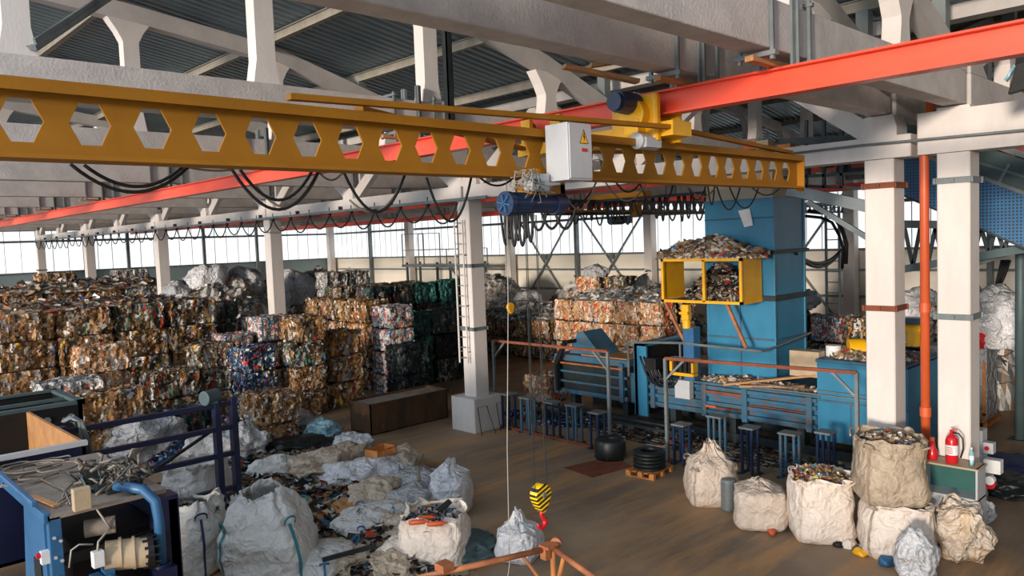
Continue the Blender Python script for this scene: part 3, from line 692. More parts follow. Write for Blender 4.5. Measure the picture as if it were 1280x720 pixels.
B('orange_plate', 'pvc_orange', ((-.06, 1.2, .85), (-.045, 1.5, .9)))
q = at(858, 395, X=PX-.1) - Vector((PX, 9.5, 0))
b = MB(); b.box((q.x-.1, q.y-.11, q.z-.1), (q.x+.1, q.y+.11, q.z+.3), .03); b.cyl((q.x, q.y, q.z-.1), (q.x, q.y, q.z-.32), .11); b.box((q.x-.16, q.y-.13, q.z+.05), (q.x-.08, q.y+.13, q.z+.12)); b.build('yellow_cylinder', 'bright_yellow', t, bevel=.015)
b = MB(); b.box((q.x+.0, q.y-.2, 1.5), (q.x+.3, q.y+.12, q.z-.3)); b.build('cylinder_post', 'blue_light', t)
b = MB(); b.bar((.0, 2.1, 2.45), (.0, 2.75, 3.6), .07); b.bar((0, .35, 2.45), (0, .9, 3.6), .07); b.build('cage_prop', 'pipe_rust', t)
b = MB(); b.bar((.3, -1.3, 1.9), (-.1, .9, 1.5), .2, .05); b.bar((.3, -1.0, 1.6), (-.05, .5, 1.5), .2, .05); b.build('loose_board', 'wood', t)
# right hand fittings on the pump housing
q = at(1005, 455, X=PX+.2)-Vector((PX, 9.5, 0)); B('cream_cabinet', 'box_cream', ((q.x, q.y-.36, q.z-.3), (q.x+.3, q.y+.36, q.z+.3)))
q = at(1042, 440, X=PX+.6)-Vector((PX, 9.5, 0)); b = MB(); b.cyl((q.x, q.y, q.z-.18), (q.x, q.y, q.z+.16), .17); b.build('filter_can', 'paper_white', t, smooth=False)
b = MB(); b.tube([(q.x, q.y+.5, q.z), (q.x, q.y-.7, q.z-.05), (q.x+.1, q.y-1.0, q.z-.2)], .035, 7); b.tube([(q.x-.1, q.y+.5, q.z-.1), (q.x-.1, q.y-.6, q.z-.15)], .03, 7); b.build('pipework', 'steel_grey', t)
q = at(1068, 438, X=PX+.7)-Vector((PX, 9.5, 0)); b = MB(); b.cyl((q.x-.1, q.y+.1, q.z), (q.x+.1, q.y-.2, q.z), .27, 32); b.build('yellow_drum', 'bright_yellow', t, bevel=.02)
q = at(1143, 415, X=PX+1.0)-Vector((PX, 9.5, 0)); b = MB(); b.box((q.x-.15, q.y-.14, q.z-.3), (q.x+.15, q.y+.14, q.z+.1), .05); b.cyl((q.x, q.y-.2, q.z+.05), (q.x, q.y+.2, q.z+.05), .13); b.build('pump_motor', 'bright_yellow', t)
B('machine_box', 'motor_blue', ((q.x-.2, q.y-.2, q.z+.19), (q.x+.1, q.y+.2, q.z+.32)))
# yellow cage on the tower
cg = thing('feed_cage', 'yellow framed open cage full of scrap on front of the blue tower', 'cage', (16.9, 9.75, 3.57))
L_ = 2.25; D_ = .95; H_ = 1.05; b = MB(); r = .035
for y in (0, 1.02, L_):
    b.box((-r, y-r, 0), (r, y+r, H_))
for z in (0, H_): b.box((-r, -r, z-r), (r, L_+r, z+r)); b.box((-r, -r, z-r), (D_, r, z+r)); b.box((-r, L_-r, z-r), (D_, L_+r, z+r))
b.build('frame', 'bright_yellow', cg)
b = MB(); b.box((0, -.02, 0), (D_, .01, H_)); b.box((0, L_-.01, .05), (D_, L_+.02, H_)); b.build('side_panel', 'bright_yellow', cg)
b = MB(); b.box((0, 0, -.02), (D_, L_, .02)); b.box((0, 0, H_-.02), (D_, L_, H_+.02)); b.build('shelf_plate', 'steel_dark', cg)
# ---------------------------------------------------------------- guard frames and stands
def goal(p, q, h, label):
    t = thing('pipe_guard_frame', label, 'guard frame', p, 0, 'pipe guard frames before the blue press'); p = Vector(p); q = Vector(q)-p
    d = q.normalized(); e = q*1.0
    MB().bar((0,0,h), e+Vector((0,0,h)), .07).build('top_rail', 'rust', t)
    for o_, s in ((Vector(), 1), (e, -1)):
        MB().bar(o_, o_+Vector((0,0,h)), .07).build('post', 'steel_grey', t)
        MB().bar(o_+Vector((0,0,h-.5)), o_+d*s*.5+Vector((0,0,h)), .05).build('corner_brace', 'steel_grey', t)
        MB().box((o_.x-.15, o_.y-.15, 0), (o_.x+.15, o_.y+.15, .02)).build('foot_plate', 'rust', t)
goal((15.3, 16.9, 0), (15.35, 12.65, 0), 2.38, 'rusty pipe guard frame left, between the plinth column and black coil')
goal((15.0, 10.65, 0), (15.5, 6.45, 0), 2.42, 'rusty pipe guard frame right, in front of the blue press body')
def stand(w, d, h, n4=True, mat='motor_blue'):
    t = thing('steel_stand', 'x', 'stand', (0, 0, 0), 0, 'steel stands before the press')
    MB().box((-w/2, -d/2, h-.04), (w/2, d/2, h)).build('top_plate', 'steel_grey', t)
    for sx in (-1, 1):
        for sy in (-1, 1): MB().box((sx*(w/2-.05)-.025, sy*(d/2-.05)-.025, 0), (sx*(w/2-.05)+.025, sy*(d/2-.05)+.025, h-.04)).build('leg', mat, t)
    MB().box((-w/2, -d/2-.04, 0), (w/2, -d/2+.04, .03)).build('foot', 'steel_dark', t); MB().box((-w/2, d/2-.04, 0), (w/2, d/2+.04, .03)).build('foot', 'steel_dark', t)
    return t
s0 = stand(.36, .34, 1.0); sb = stand(.32, .4, 1.0, mat='press_blue_dirty')
sp = [((637, 535), s0, 1.0, 'first from left, beside the plinth'), ((661, 541), sb, 1.0, 'second from left'), ((692, 547), s0, .98, 'third from left'), ((719, 553), sb, 1.0, 'fourth from left'),
      ((748, 561), s0, .95, 'fifth from left, behind the black coil'), ((853, 580), s0, .95, 'just right of the middle guard post'), ((897, 570), sb, .98, 'behind the leftmost white bag'), ((938, 592), s0, 1.05, 'between the two leftmost white bags'),
      ((988, 598), sb, 1.0, 'behind the low white bag'), ((1033, 600), s0, 1.05, 'behind the bag full of cans')]
used = set()
for (pp, pr, sc, lb) in sp:
    P0 = at(*pp, z=0)
    o = pr if id(pr) not in used else dup(pr); used.add(id(pr))
    o.location = P0; o.scale = (1, 1, sc); o['label'] = 'small steel stand in front of the blue press, ' + lb
b0 = at(610, 530, z=0); b1 = at(752, 563, z=0)
mb = MB(b0); mb.bar(b0+Vector((0,0,.04)), b1+Vector((0,0,.04)), .08, .07); tag(mb.build('floor_rail', 'rust'), 'rusty angle rail lying on floor along the left stands', 'rail')
t = thing('coil_rack', 'long low steel rack of pipes running behind the stands', 'rack', (16.2, 13.5, 0))
b = MB(); b.bar((0, -2.5, .32), (0, 3.2, .32), .06); b.bar((.5, -2.5, .32), (.5, 3.2, .32), .06)
for k in range(7): b.bar((0, -2.4+.9*k, .05), (.5, -2.4+.9*k, .05), .05); b.bar((0, -2.4+.9*k, 0), (0, -2.4+.9*k, .32), .05); b.bar((.5, -2.4+.9*k, 0), (.5, -2.4+.9*k, .32), .05)
b.build('frame', 'steel_dark', t)
# black coils
def coil(c, ro, ri, h, n, label, wrap):
    t = thing('black_coil', label, 'coil', c, 0, 'black coils on the floor')
    prof = []
    if wrap:
        prof = [(ri, .0), (ro*.92, 0), (ro, h*.15), (ro*1.02, h*.5), (ro*.98, h*.85), (ro*.88, h), (ri*1.1, h*.98), (ri, h*.9), (ri, 0)]
        MB().lathe(prof, (0,0,0), 36).build('wrapped_roll', 'rubber_black', t, smooth=True)
        b = MB()
        for k in range(14):
            a = 2*PI*k/14; b.bar((ro*1.0*math.cos(a), ro*1.0*math.sin(a), .03), (ro*.98*math.cos(a+.3), ro*.98*math.sin(a+.3), h*.95), .012, .012)
        b.build('film_edge', 'steel_dark', t)
    else:
        b = MB()
        for k in range(n):
            z = h*(k+.5)/n; b.lathe([(ri, z-h/n*.45), (ro-.03, z-h/n*.45), (ro, z-h/n*.2), (ro, z+h/n*.2), (ro-.03, z+h/n*.45), (ri, z+h/n*.45), (ri, z-h/n*.45)], (0,0,0), 40)
        b.build('wound_strap', 'rubber_black', t, smooth=False)
    return t
c = at(763, 573, z=0); coil(c, .37, .14, .5, 0, 'wrapped black roll on the floor at the left, beside the brown plate', True)
c = at(812, 586, z=.1)
coil((c.x, c.y, .13), .36, .2, .4, 5, 'open black coil of strapping on a small wooden pallet', False)
def pallet(loc, rz, w, d, mat, label, h=.13):
    t = thing('wooden_pallet', label, 'pallet', loc, rz)
    b = MB()
    for k in range(5): y = -d/2 + (d-.1)*k/4; b.box((-w/2, y, h-.022), (w/2, y+.1, h))
    b.build('deck_board', mat, t); b = MB()
    for x in (-w/2+.05, 0, w/2-.05): b.box((x-.05, -d/2, 0), (x+.05, d/2, .02)); [b.box((x-.05, y-.06, .02), (x+.05, y+.06, h-.022)) for y in (-d/2+.06, 0, d/2-.06)]
    b.build('block', mat, t)
pallet((c.x, c.y, 0), .1, .85, .7, 'wood_orange', 'small orange wooden pallet under the open black coil')
q = [at(705, 585, z=.005), at(765, 571, z=.005), at(790, 583, z=.005), at(740, 597, z=.005)]
mb = MB(q[0]); mb.prism(q, (0, 0, .015)); tag(mb.build('floor_plate', 'rust'), 'brown rusty sheet lying on floor before the wrapped black roll', 'plate')
# rust bin in front of black bales
t = thing('steel_bin', 'low rusty steel bin standing left of the white plinth', 'bin', (11.95, 18.4, 0))
b = MB(); b.box((0, 0, 0), (2.75, .03, .86)); b.box((0, 1.0, 0), (2.75, 1.03, .86)); b.box((0, 0, 0), (.03, 1.03, .86)); b.box((2.72, 0, 0), (2.75, 1.03, .86)); b.box((0, 0, 0), (2.75, 1.03, .03)); b.build('shell', 'rust_bin', t)
b = MB(); b.box((-.03, -.04, .8), (2.78, .0, .88)); b.box((-.03, 1.03, .8), (2.78, 1.07, .88)); b.box((-.03, -.04, .8), (0, 1.07, .88)); b.box((2.75, -.04, .8), (2.78, 1.07, .88)); b.build('rim', 'rust_bin', t)
b = MB(); b.box((.02, .02, .78), (2.73, 1.01, .82)); b.build('lid_sheet', 'dusty_plate', t)
# ladder on plinth column
t = thing('column_ladder', 'white caged ladder fixed on left face of the plinth column', 'ladder', (COLX-.25, 16.6, 1.9))
b = MB(); b.bar((-.12, .35, 0), (-.12, .35, 4.0), .035); b.bar((-.12, 0, 0), (-.12, 0, 4.0), .035); b.build('rail', 'white_paint', t)
b = MB()
for k in range(14): b.bar((-.12, 0, .15+k*.29), (-.12, .35, .15+k*.29), .022)
b.build('rung', 'steel_grey', t)
b = MB()
for z in (.3, 1.6, 3.0): b.box((-.12, -.01, z), (.0, .01, z+.03)); b.box((-.12, .34, z), (0, .36, z+.03))
b.build('wall_bracket', 'steel_grey', t)
b0 = Vector((14.3, 16.05, 0)); mb = MB(b0)
for dx in (-.45, .25): mb.tube([b0+Vector((dx, -.15, 0)), b0+Vector((dx+.12, .12, .72)), b0+Vector((dx+.45, .12, .72)), b0+Vector((dx+.42, -.25, 0))], .012, 6)
tag(mb.build('bent_rod', 'steel_dark'), 'thin bent steel rods leaning on the white plinth', 'rods')
# access platform behind the plinth column
t = thing('access_platform', 'steel access platform with railings against far wall behind plinth column', 'platform', (35.5, 44.2, 0))
b = MB()
for x in (-.6, .6):
    for y in (-3.8, 0, 3.6): b.bar((x, y, 0), (x, y, 3.9), .14)
b.build('post', 'steel_green', t)
MB().box((-.8, -4, 3.55), (.8, 4, 3.75)).build('deck', 'steel_grey', t)
b = MB()
for x in (-.75, .75):
    for y in (-3.9, -1.3, 1.3, 3.9): b.bar((x, y, 3.7), (x, y, 6.0 if y > 0 else 4.8), .06)
    b.bar((x, -3.9, 4.8), (x, 3.9, 4.8), .05); b.bar((x, 1.3, 6.0), (x, 3.9, 6.0), .05)
b.build('railing', 'steel_grey', t)
MB().bar((-.7, -3.6, 1.8), (-.7, -1.6, 3.55), .1).build('strut', 'steel_grey', t)
# ---------------------------------------------------------------- conveyor and steelwork at right
CX = 20.0
t = thing('lattice_girder', 'dark green steel lattice girder crossing behind both right columns', 'girder', (CX, 0, 0))
def q20(x, y, X=CX): return at(x, y, X=X)-Vector((CX, 0, 0))
b = MB(); b.bar(q20(1120, 280), q20(1345, 283), .18, .18); b.build('top_chord', 'steel_green', t)
b = MB(); b.bar(q20(1120, 338), q20(1345, 300), .16, .18); b.build('bottom_chord', 'steel_green', t)
b = MB(); b.bar(q20(1200, 335, 20.6), q20(1345, 289, 20.6), .14, .14); b.build('rear_chord', 'steel_grey', t)
for k in range(9):
    xa = 1130+k*19; xb = xa+11; b = MB(); b.bar(q20(xa, 281), q20(xb, 336-(xb-1120)*.17), .08, .06, up=(1, 0, 0)); b.bar(q20(xb, 336-(xb-1120)*.17), q20(xb+10, 281), .08, .06, up=(1, 0, 0)); b.build('web_diagonal', 'steel_dark', t)
t = thing('steel_column', 'dark green round steel post near the right edge', 'post', (21.6, 5.1, 0)); MB().cyl((0, 0, 0), (0, 0, 6.9), .11, 20).build('shaft', 'steel_green', t, smooth=True); MB().box((-.22, -.22, 0), (.22, .22, .05)).build('base_plate', 'steel_dark', t)
t = thing('inclined_conveyor', 'inclined conveyor with blue perforated side sloping down to the right', 'conveyor', (19.4, 0, 0))
def q19(x, y, X=19.4): return at(x, y, X=X)-Vector((19.4, 0, 0))
b = MB(); b.prism([q19(1090, 168), q19(1330, 258), q19(1330, 330), q19(1090, 226)], (.05, 0, 0)); b.build('side_panel', 'perforated_blue', t)
b = MB(); b.prism([q19(1090, 140), q19(1330, 215), q19(1330, 262), q19(1090, 170)], (.03, 0, 0)); b.build('grey_guard', 'steel_green', t)
b = MB(); b.bar(q19(1090, 132), q19(1330, 210), .12, .12); b.bar(q19(1200, 196), q19(1330, 236), .05); b.bar(q19(1248, 230), q19(1262, 205), .06); b.bar(q19(1090, 170), q19(1330, 260), .08); b.build('edge_rail', 'steel_grey', t)
b = MB(); b.prism([q19(1090, 226), q19(1330, 330), q19(1330, 333), q19(1090, 229)], (1.2, 0, 0)); b.build('bottom_pan', 'steel_dark', t)
t = thing('support_girder', 'grey steel beam sloping down from hanger to the left column behind crane end', 'girder', (15.2, 0, 0))
b = MB(); a_ = at(985, 237, X=15.2)-Vector((15.2,0,0)); c_ = at(1084, 258, X=15.2)-Vector((15.2,0,0)); b.bar(a_, c_, .1, .22); b.build('beam', 'steel_grey', t)
b = MB(); a_ = at(1010, 252, X=15.2)-Vector((15.2,0,0)); c_ = at(1084, 297, X=15.2)-Vector((15.2,0,0)); b.bar(a_, c_, .08, .1); b.build('strut', 'steel_grey', t)
t = thing('pipe_rack', 'cluttered dark pipe rack with boxes above the blue tower', 'pipe rack', (15.6, 0, 0))
b = MB()
for (xa, ya, xb, yb, w) in ((975, 178, 1085, 172, .14), (985, 205, 1085, 196, .08), (980, 222, 1085, 216, .06), (1000, 232, 1085, 236, .06)): b.bar(at(xa, ya, X=15.6)-Vector((15.6,0,0)), at(xb, yb, X=15.6)-Vector((15.6,0,0)), w)
for x in (1008, 1030, 1052): b.bar(at(x, 150, X=15.6)-Vector((15.6,0,0)), at(x, 235, X=15.6)-Vector((15.6,0,0)), .06)
b.build('pipe', 'steel_dark', t)
random.seed(21); b = MB()
for k in range(12):
    c = at(random.uniform(990, 1070), random.uniform(195, 225), X=15.8)-Vector((15.6,0,0)); s = random.uniform(.04, .12); b.box(c-Vector((s, s*1.5, s)), c+Vector((s, s*1.5, s)))
b.build('fitting', 'black_steel', t)
for (x, y, mt) in ((940, 182, 'pvc_orange'), (956, 181, 'box_cream'), (983, 186, 'wood_orange')):
    c = at(x, y, X=15.6)-Vector((15.6,0,0)); b = MB(); b.box(c-Vector((.12, .14, .09)), c+Vector((.12, .14, .09))); b.build('box', mt, t)
t = thing('cable_harness', 'thick black cables sagging from blue tower to the wall ladder', 'cables', (18.5, 8, 0)); b = MB()
for k, (s, y) in enumerate(((60, 320), (30, 318))):
    pa = at(993, 316, X=19.0); pb = at(1052, 312, X=25.3); b.tube(sag(pa-Vector((18.5,8,0)), pb-Vector((18.5,8,0)), .35+.1*k, 14), .05, 7)
pa = at(1000, 262, X=22); pts = [at(x, y, X=24.8)-Vector((18.5,8,0)) for x, y in ((1010, 264), (1030, 266), (1044, 272), (1053, 288), (1058, 305), (1057, 330))]
b.tube(pts, .07, 7); b.tube([p_+Vector((.1, .15, -.15)) for p_ in pts], .05, 7); b.build('cable', 'cable_black', t, smooth=True)
t = thing('cable_harness', 'black cable loops hanging on far wall near the right edge', 'cables', (37.5, 0, 0)); b = MB()
for k in range(4): b.tube(sag(at(1206+k, 352-2*k, X=30)-Vector((37.5,0,0)), at(1262-k*3, 325, X=30)-Vector((37.5,0,0)), 1.0+.12*k, 14), .06, 6)
b.build('cable', 'cable_black', t, smooth=True)
fl = thing('flood_light', 'dark floodlight lamp at the right edge below the red beam', 'lamp', at(1270, 98, X=12.6))
b = MB(); b.prism([(0, .0, .2), (0, -.3, .26), (0, -.35, -.12), (0, .1, -.2)], (.12, 0, 0)); b.build('housing', 'black_steel', fl, bevel=.01)
b = MB(); b.prism([(-.01, .15, .0), (-.01, .03, .19), (-.01, -.0, .17), (-.01, .12, -.02)], (.1, 0, 0)); b.build('lens', 'sheet_blue', fl)
b = MB(); b.bar((.06, -.3, .26), (.06, -.3, .9), .04); b.build('bracket', 'steel_dark', fl)
# orange downpipe between the columns
t = thing('orange_pipe', 'orange drain pipe rising between the two near white columns', 'pipe', (14.3, 4.78, 0))
b = MB(); b.tube([(0, 0, .55), (0, 0, 6.4), (0, .02, 6.55), (.0, -.1, 6.75), (0, -.1, 8.0)], .075, 16); b.build('pipe', 'pvc_orange', t, smooth=True)
b = MB()
for z in (6.45, 3.8, 2.0): b.cyl((0, 0, z), (0, 0, z+.16), .09)
b.build('socket', 'pvc_orange', t)
MB().cyl((0, -.1, 6.9), (0, -.1, 6.95), .1).build('pipe_clip', 'steel_grey', t)
# ================================================================ RIGHT CORNER CABINET
c0 = at(1188, 640, z=0)
KX, KY = 13.65, 4.2
t = thing('open_cabinet', 'low grey open cabinet with green glass standing at the right column foot', 'cabinet', (KX, KY-.4, 0))
b = MB(); W_, D2, H2 = .85, .42, 1.4
b.box((0, 0, .0), (D2, .03, H2)); b.box((0, W_-.03, 0), (D2, W_, H2)); b.box((0, 0, .86), (D2, W_, .90)); b.box((0, 0, .02), (D2, W_, .05)); b.box((.05, .03, .05), (D2, W_-.03, .86)); b.build('carcass', 'box_grey', t, bevel=.003)
MB().box((-.03, -.02, H2-.03), (D2+.02, W_+.02, H2)).build('top', 'box_cream', t, bevel=.003)
MB().box((D2-.02, .03, .9), (D2, W_-.03, H2-.03)).build('back_pane', 'glass_green', t)
zt = H2
e = thing('fire_extinguisher', 'red fire extinguisher with white label on the low cabinet', 'fire extinguisher', (KX+.16, KY+.02, zt))
b = MB(); b.lathe([(0, 0), (.085, 0), (.095, .015), (.095, .36), (.08, .42), (.045, .455), (.028, .47), (.028, .5), (0, .5)], (0,0,0), 28); b.build('cylinder', 'extinguisher_red', e, smooth=True)
b = MB(); b.lathe([(.0965, .14), (.0965, .3)], (0,0,0), 28); b.build('label_band', 'paper_white', e, smooth=True)
b = MB()
for k in range(4): b.box((-.102, -.04, .17+.03*k), (-.0965, .04, .18+.03*k))
b.build('print_line', 'red_label', e)
b = MB(); b.box((-.02, -.02, .49), (.02, .02, .53)); b.bar((0, .03, .53), (0, -.09, .57), .025, .012); b.bar((0, .03, .52), (0, -.08, .53), .025, .012); b.build('valve_handle', 'extinguisher_red', e)
b = MB(); b.tube([(0, -.02, .5), (0, -.1, .5), (0, -.16, .42), (0, -.17, .25), (0, -.13, .1)], .014, 8); b.build('hose', 'rubber_black', e, smooth=True)
bt = thing('plastic_bottle', 'clear plastic bottle with label right of the fire extinguisher', 'bottle', (KX+.15, KY-.27, zt))
b = MB(); b.lathe([(0, 0), (.035, 0), (.04, .02), (.038, .1), (.04, .18), (.03, .22), (.014, .25), (.014, .28), (0, .28)], (0,0,0), 20); b.build('bottle_body', 'sheet_blue', bt, smooth=True)
MB().cyl((0,0,.275), (0,0,.3), .017).build('cap', 'paper_white', bt); b = MB(); b.lathe([(.041, .1), (.041, .17)], (0,0,0), 20); b.build('label_band', 'paper_white', bt)
cn = thing('red_canister', 'small red canister left of the fire extinguisher on the cabinet', 'canister', (KX+.2, KY+.33, zt))
b = MB(); b.lathe([(0, 0), (.08, 0), (.09, .02), (.085, .12), (.05, .2), (.03, .3), (0, .31)], (0,0,0), 20); b.build('canister_body', 'extinguisher_red', cn, smooth=True); b = MB(); b.box((-.03, -.03, .3), (.03, .03, .36)); b.build('cap', 'pvc_orange', cn)
sp_ = at(1222, 545, X=16.0)
t = thing('switch_post', 'grey steel post carrying white switch boxes right of the cabinet', 'switch post', (16.0, sp_.y, 0))
MB().box((-.15, -.12, 0), (.15, .2, 1.5)).build('post', 'box_grey', t, bevel=.01)
MB().box((-.2, -.42, .75), (.0, -.14, 1.0)).build('switch_box', 'paper_white', t, bevel=.01); MB().box((-.18, -.3, 1.1), (.0, -.13, 1.3)).build('switch_box', 'box_grey', t, bevel=.01)
b = MB(); b.cyl((-.2, -.2, 1.2), (-.15, -.2, 1.2), .04); b.cyl((-.2, -.25, .55), (-.1, -.25, .55), .09); b.build('red_button', 'extinguisher_red', t)
MB().cyl((-.22, -.25, .62), (-.1, -.25, .62), .08).build('socket_cap', 'paper_white', t)
b = MB()
for k in range(4): b.tube([(-.15+.02*k, .25+.06*k, .95-.1*k), (-.25, .1+.05*k, .6), (-.3, -.1+.06*k, .2), (-.35, -.35+.07*k, .05)], .022, 7)
b.build('cable', 'extinguisher_red', t, smooth=True)
# ================================================================ LEFT MACHINES
X0, X1, Y0, Y1, ZT = 2.05, 3.3, 9.55, 12.1, 2.5
t = thing('shredder_machine', 'blue steel machine with dusty top at the bottom left corner', 'machine', (X0, Y0, 0))
w, d = X1-X0, Y1-Y0
MB().box((-.0, 0, ZT-.05), (w, d, ZT)).build('top_plate', 'dusty_plate', t)
b = MB(); b.box((0, 0, 0), (.13, .12, ZT-.02)); b.build('front_post', 'blue_light', t, bevel=.01)
b = MB(); b.box((w-.12, 0, 0), (w+.14, .3, ZT-.1)); b.build('rear_post', 'blue_navy', t, bevel=.01)
b = MB(); b.box((w+.02, 0, 0), (w+.12, d, ZT-.15)); b.build('side_wall', 'blue_navy', t)
b = MB(); b.box((-.04, 0, ZT-.08), (.03, d+1.0, ZT+.03)); b.box((-.1, .2, ZT+.08), (-.04, d, ZT+.14)); b.build('edge_rail', 'blue_light', t, bevel=.01)
b = MB(); b.prism([(-.02, .1, ZT-.1), (-.02, 1.0, ZT-.1), (-.02, 1.4, .2), (-.02, .1, .2)], (.04, 0, 0)); b.build('side_panel', 'blue_light', t)
b = MB(); b.box((-.035, .3, 1.2), (-.02, .62, 1.9), .0); b.build('side_window', 'black', t)
b = MB()
for k in range(9): b.cyl((.05, -.012, ZT-.25-.22*k), (.05, 0, ZT-.25-.22*k), .018, 10); b.cyl((.11, -.012, ZT-.3-.22*k), (.11, 0, ZT-.3-.22*k), .018, 10)
b.build('bolt', 'box_grey', t)
b = MB(); b.box((.1, .1, ZT-.62), (w, .16, ZT-.5)); b.box((.1, .1, ZT-1.3), (w, .2, ZT-1.22)); b.box((.3, .4, .2), (w, d, ZT-.5)); b.build('inner_frame', 'black_steel', t)
b = MB(); b.tube([(w-.5, .2, ZT+.12), (w-.27, -.02, ZT+.06), (w-.17, -.12, ZT-.08), (w-.15, -.14, ZT-.3), (w-.15, -.14, ZT-.86)], .06, 18); b.build('elbow_pipe', 'blue_light', t, smooth=True)
b = MB(); b.cyl((w-.15, -.14, ZT-.86), (w-.15, -.14, ZT-.82), .1); b.box((w-.26, -.26, ZT-1.2), (w-.02, -.03, ZT-.86)); b.build('pipe_flange', 'blue_navy', t)
MZ = 1.9; b = MB(); b.cyl((w-.72, -.02, MZ), (w-.3, -.14, MZ-.04), .17, 28); b.cyl((w-.58, -.06, MZ), (w-.55, -.07, MZ), .182, 28); b.cyl((w-.45, -.1, MZ-.02), (w-.42, -.11, MZ-.02), .186, 28); b.build('drive_motor', 'box_cream', t, smooth=False)
b = MB(); b.cyl((w-.3, -.14, MZ-.04), (w-.24, -.155, MZ-.04), .2, 20)
for k in range(12):
    a = 2*PI*k/12; b.cyl((w-.37, -.12+.175*math.cos(a), MZ-.04+.175*math.sin(a)), (w-.21, -.16+.175*math.cos(a), MZ-.04+.175*math.sin(a)), .018, 8)
b.build('coupling', 'black_steel', t)
MB().cyl((w-.85, .2, ZT-.3), (w-.55, .1, ZT-.3), .1, 24).build('inner_drum', 'dusty_plate', t)
MB().box((.24, -.1, ZT+.0), (.42, .0, ZT+.25)).build('junction_box', 'box_cream', t, bevel=.01)
MB().box((.36, -.22, 1.86), (.48, -.12, 2.04)).build('valve_box', 'paper_white', t, bevel=.01)
b = MB(); b.tube([(.42, -.17, 2.04), (.44, -.15, 2.13), (.56, -.05, 2.18), (.62, 0, 2.2)], .012, 7); b.tube([(.16, -.05, 1.9), (.18, -.1, 2.1), (.26, -.1, 2.14), (.4, -.1, 2.1)], .01, 7); b.tube([(.5, .05, 2.44), (.62, 0, 2.18)], .012, 7); b.build('hose', 'cable_white', t, smooth=True)
b = MB(); b.box((-.08, .02, 1.98), (-.0, .1, 2.12)); b.build('emergency_box', 'paper_white', t); b = MB(); b.cyl((-.12, .06, 2.08), (-.08, .06, 2.08), .03); b.build('emergency_button', 'extinguisher_red', t)
b = MB()
for (x, z) in ((.4, 1.68), (.52, 1.72), (.58, 1.6), (.3, 1.62)): b.box((x-.05, -.22, z-.08), (x+.05, -.05, z+.08)); b.cyl((x, -.26, z), (x, -.05, z), .03)
b.build('valve', 'blue_light', t)
random.seed(12); b = MB(); b2 = MB()
for k in range(70):
    c = Vector((random.uniform(.55, w-.05), random.uniform(.1, 1.1), ZT+random.uniform(.02, .22))); q = c+Vector((random.uniform(-.25, .25), random.uniform(-.25, .25), random.uniform(-.05, .15)))
    (b if k % 3 else b2).tube([c, (c+q)/2+Vector((random.uniform(-.08,.08), random.uniform(-.08,.08), random.uniform(.0,.1))), q], random.uniform(.008, .02), 6)
for k in range(14):
    c = Vector((random.uniform(.6, w-.15), random.uniform(.1, .9), ZT)); s = random.uniform(.04, .08); b2.box(c-Vector((s, s, 0)), c+Vector((s, s, random.uniform(.06, .2))))
b.build('wiring', 'cable_tan', t, smooth=True); b2.build('wiring_dark', 'steel_dark', t)
b = MB(); random.seed(31)
for k in range(9):
    cx, cy, r_ = random.uniform(.15, .6), random.uniform(1.6, 2.4), random.uniform(.12, .3)
    b.tube([(cx+r_*math.cos(a)*1.3, cy+r_*math.sin(a), ZT+.02+.012*k+random.uniform(0, .02)) for a in np.linspace(0, 5.6, 16)], .012, 6)
for k in range(6): b.tube([(random.uniform(.1, .4), random.uniform(.1, .5), ZT+.03), (random.uniform(.2, .6), random.uniform(.4, 1.0), ZT+.05), (random.uniform(.3, 1.1), random.uniform(1.2, 2.2), ZT+.03)], .012, 6)
b.build('coiled_cable', 'cable_tan', t, smooth=True)
b = MB(); b.bar((.15, .25, ZT+.02), (.05, .9, ZT+.02), .07, .03); b.build('loose_board', 'wood', t)
# hopper behind
t = thing('steel_hopper', 'open dark blue steel hopper with tan inner wall at left edge', 'hopper', (1.2, 12.75, 0))
W3, D3, Z3 = 2.1, 3.4, 2.55
b = MB(); b.box((0, 0, 1.0), (W3, .04, Z3)); b.build('front_wall', 'blue_navy', t); b = MB(); b.box((-.02, -.05, Z3-.05), (W3+.02, .05, Z3+.02)); b.box((0, -.03, Z3-.42), (W3, .0, Z3-.37)); b.build('rim', 'box_grey', t)
MB().box((W3-.05, 0, 1.0), (W3, D3, Z3)).build('side_wall', 'cardboard', t); MB().box((0, D3-.05, 1.0), (W3, D3, Z3)).build('back_wall', 'black_steel', t); MB().box((0, 0, 1.0), (W3, D3, 1.05)).build('base', 'black_steel', t)
b = MB(); b.box((0, .0, 0), (.1, .1, 1.0)); b.box((W3-.1, 0, 0), (W3, .1, 1.0)); b.box((0, D3-.1, 0), (.1, D3, 1)); b.box((W3-.1, D3-.1, 0), (W3, D3, 1)); b.build('leg', 'blue_navy', t)
p_ = at(95, 525, z=2.62); mb = MB(p_); random.seed(14)
for k in range(12):
    r_ = random.uniform(.1, .32); mb.tube([p_+Vector((r_*math.cos(a)*.6, r_*math.sin(a)*1.2+random.uniform(-.02,.02), -.5*max(0, math.cos(a))*1.2+.05*math.sin(2*a)+random.uniform(0, .05))) for a in np.linspace(0, 6.1, 18)], .016, 6)
tag(mb.build('cable_coil', 'steel_grey', smooth=True), 'grey coil of cable slung over the corner of dark hopper', 'cable coil')
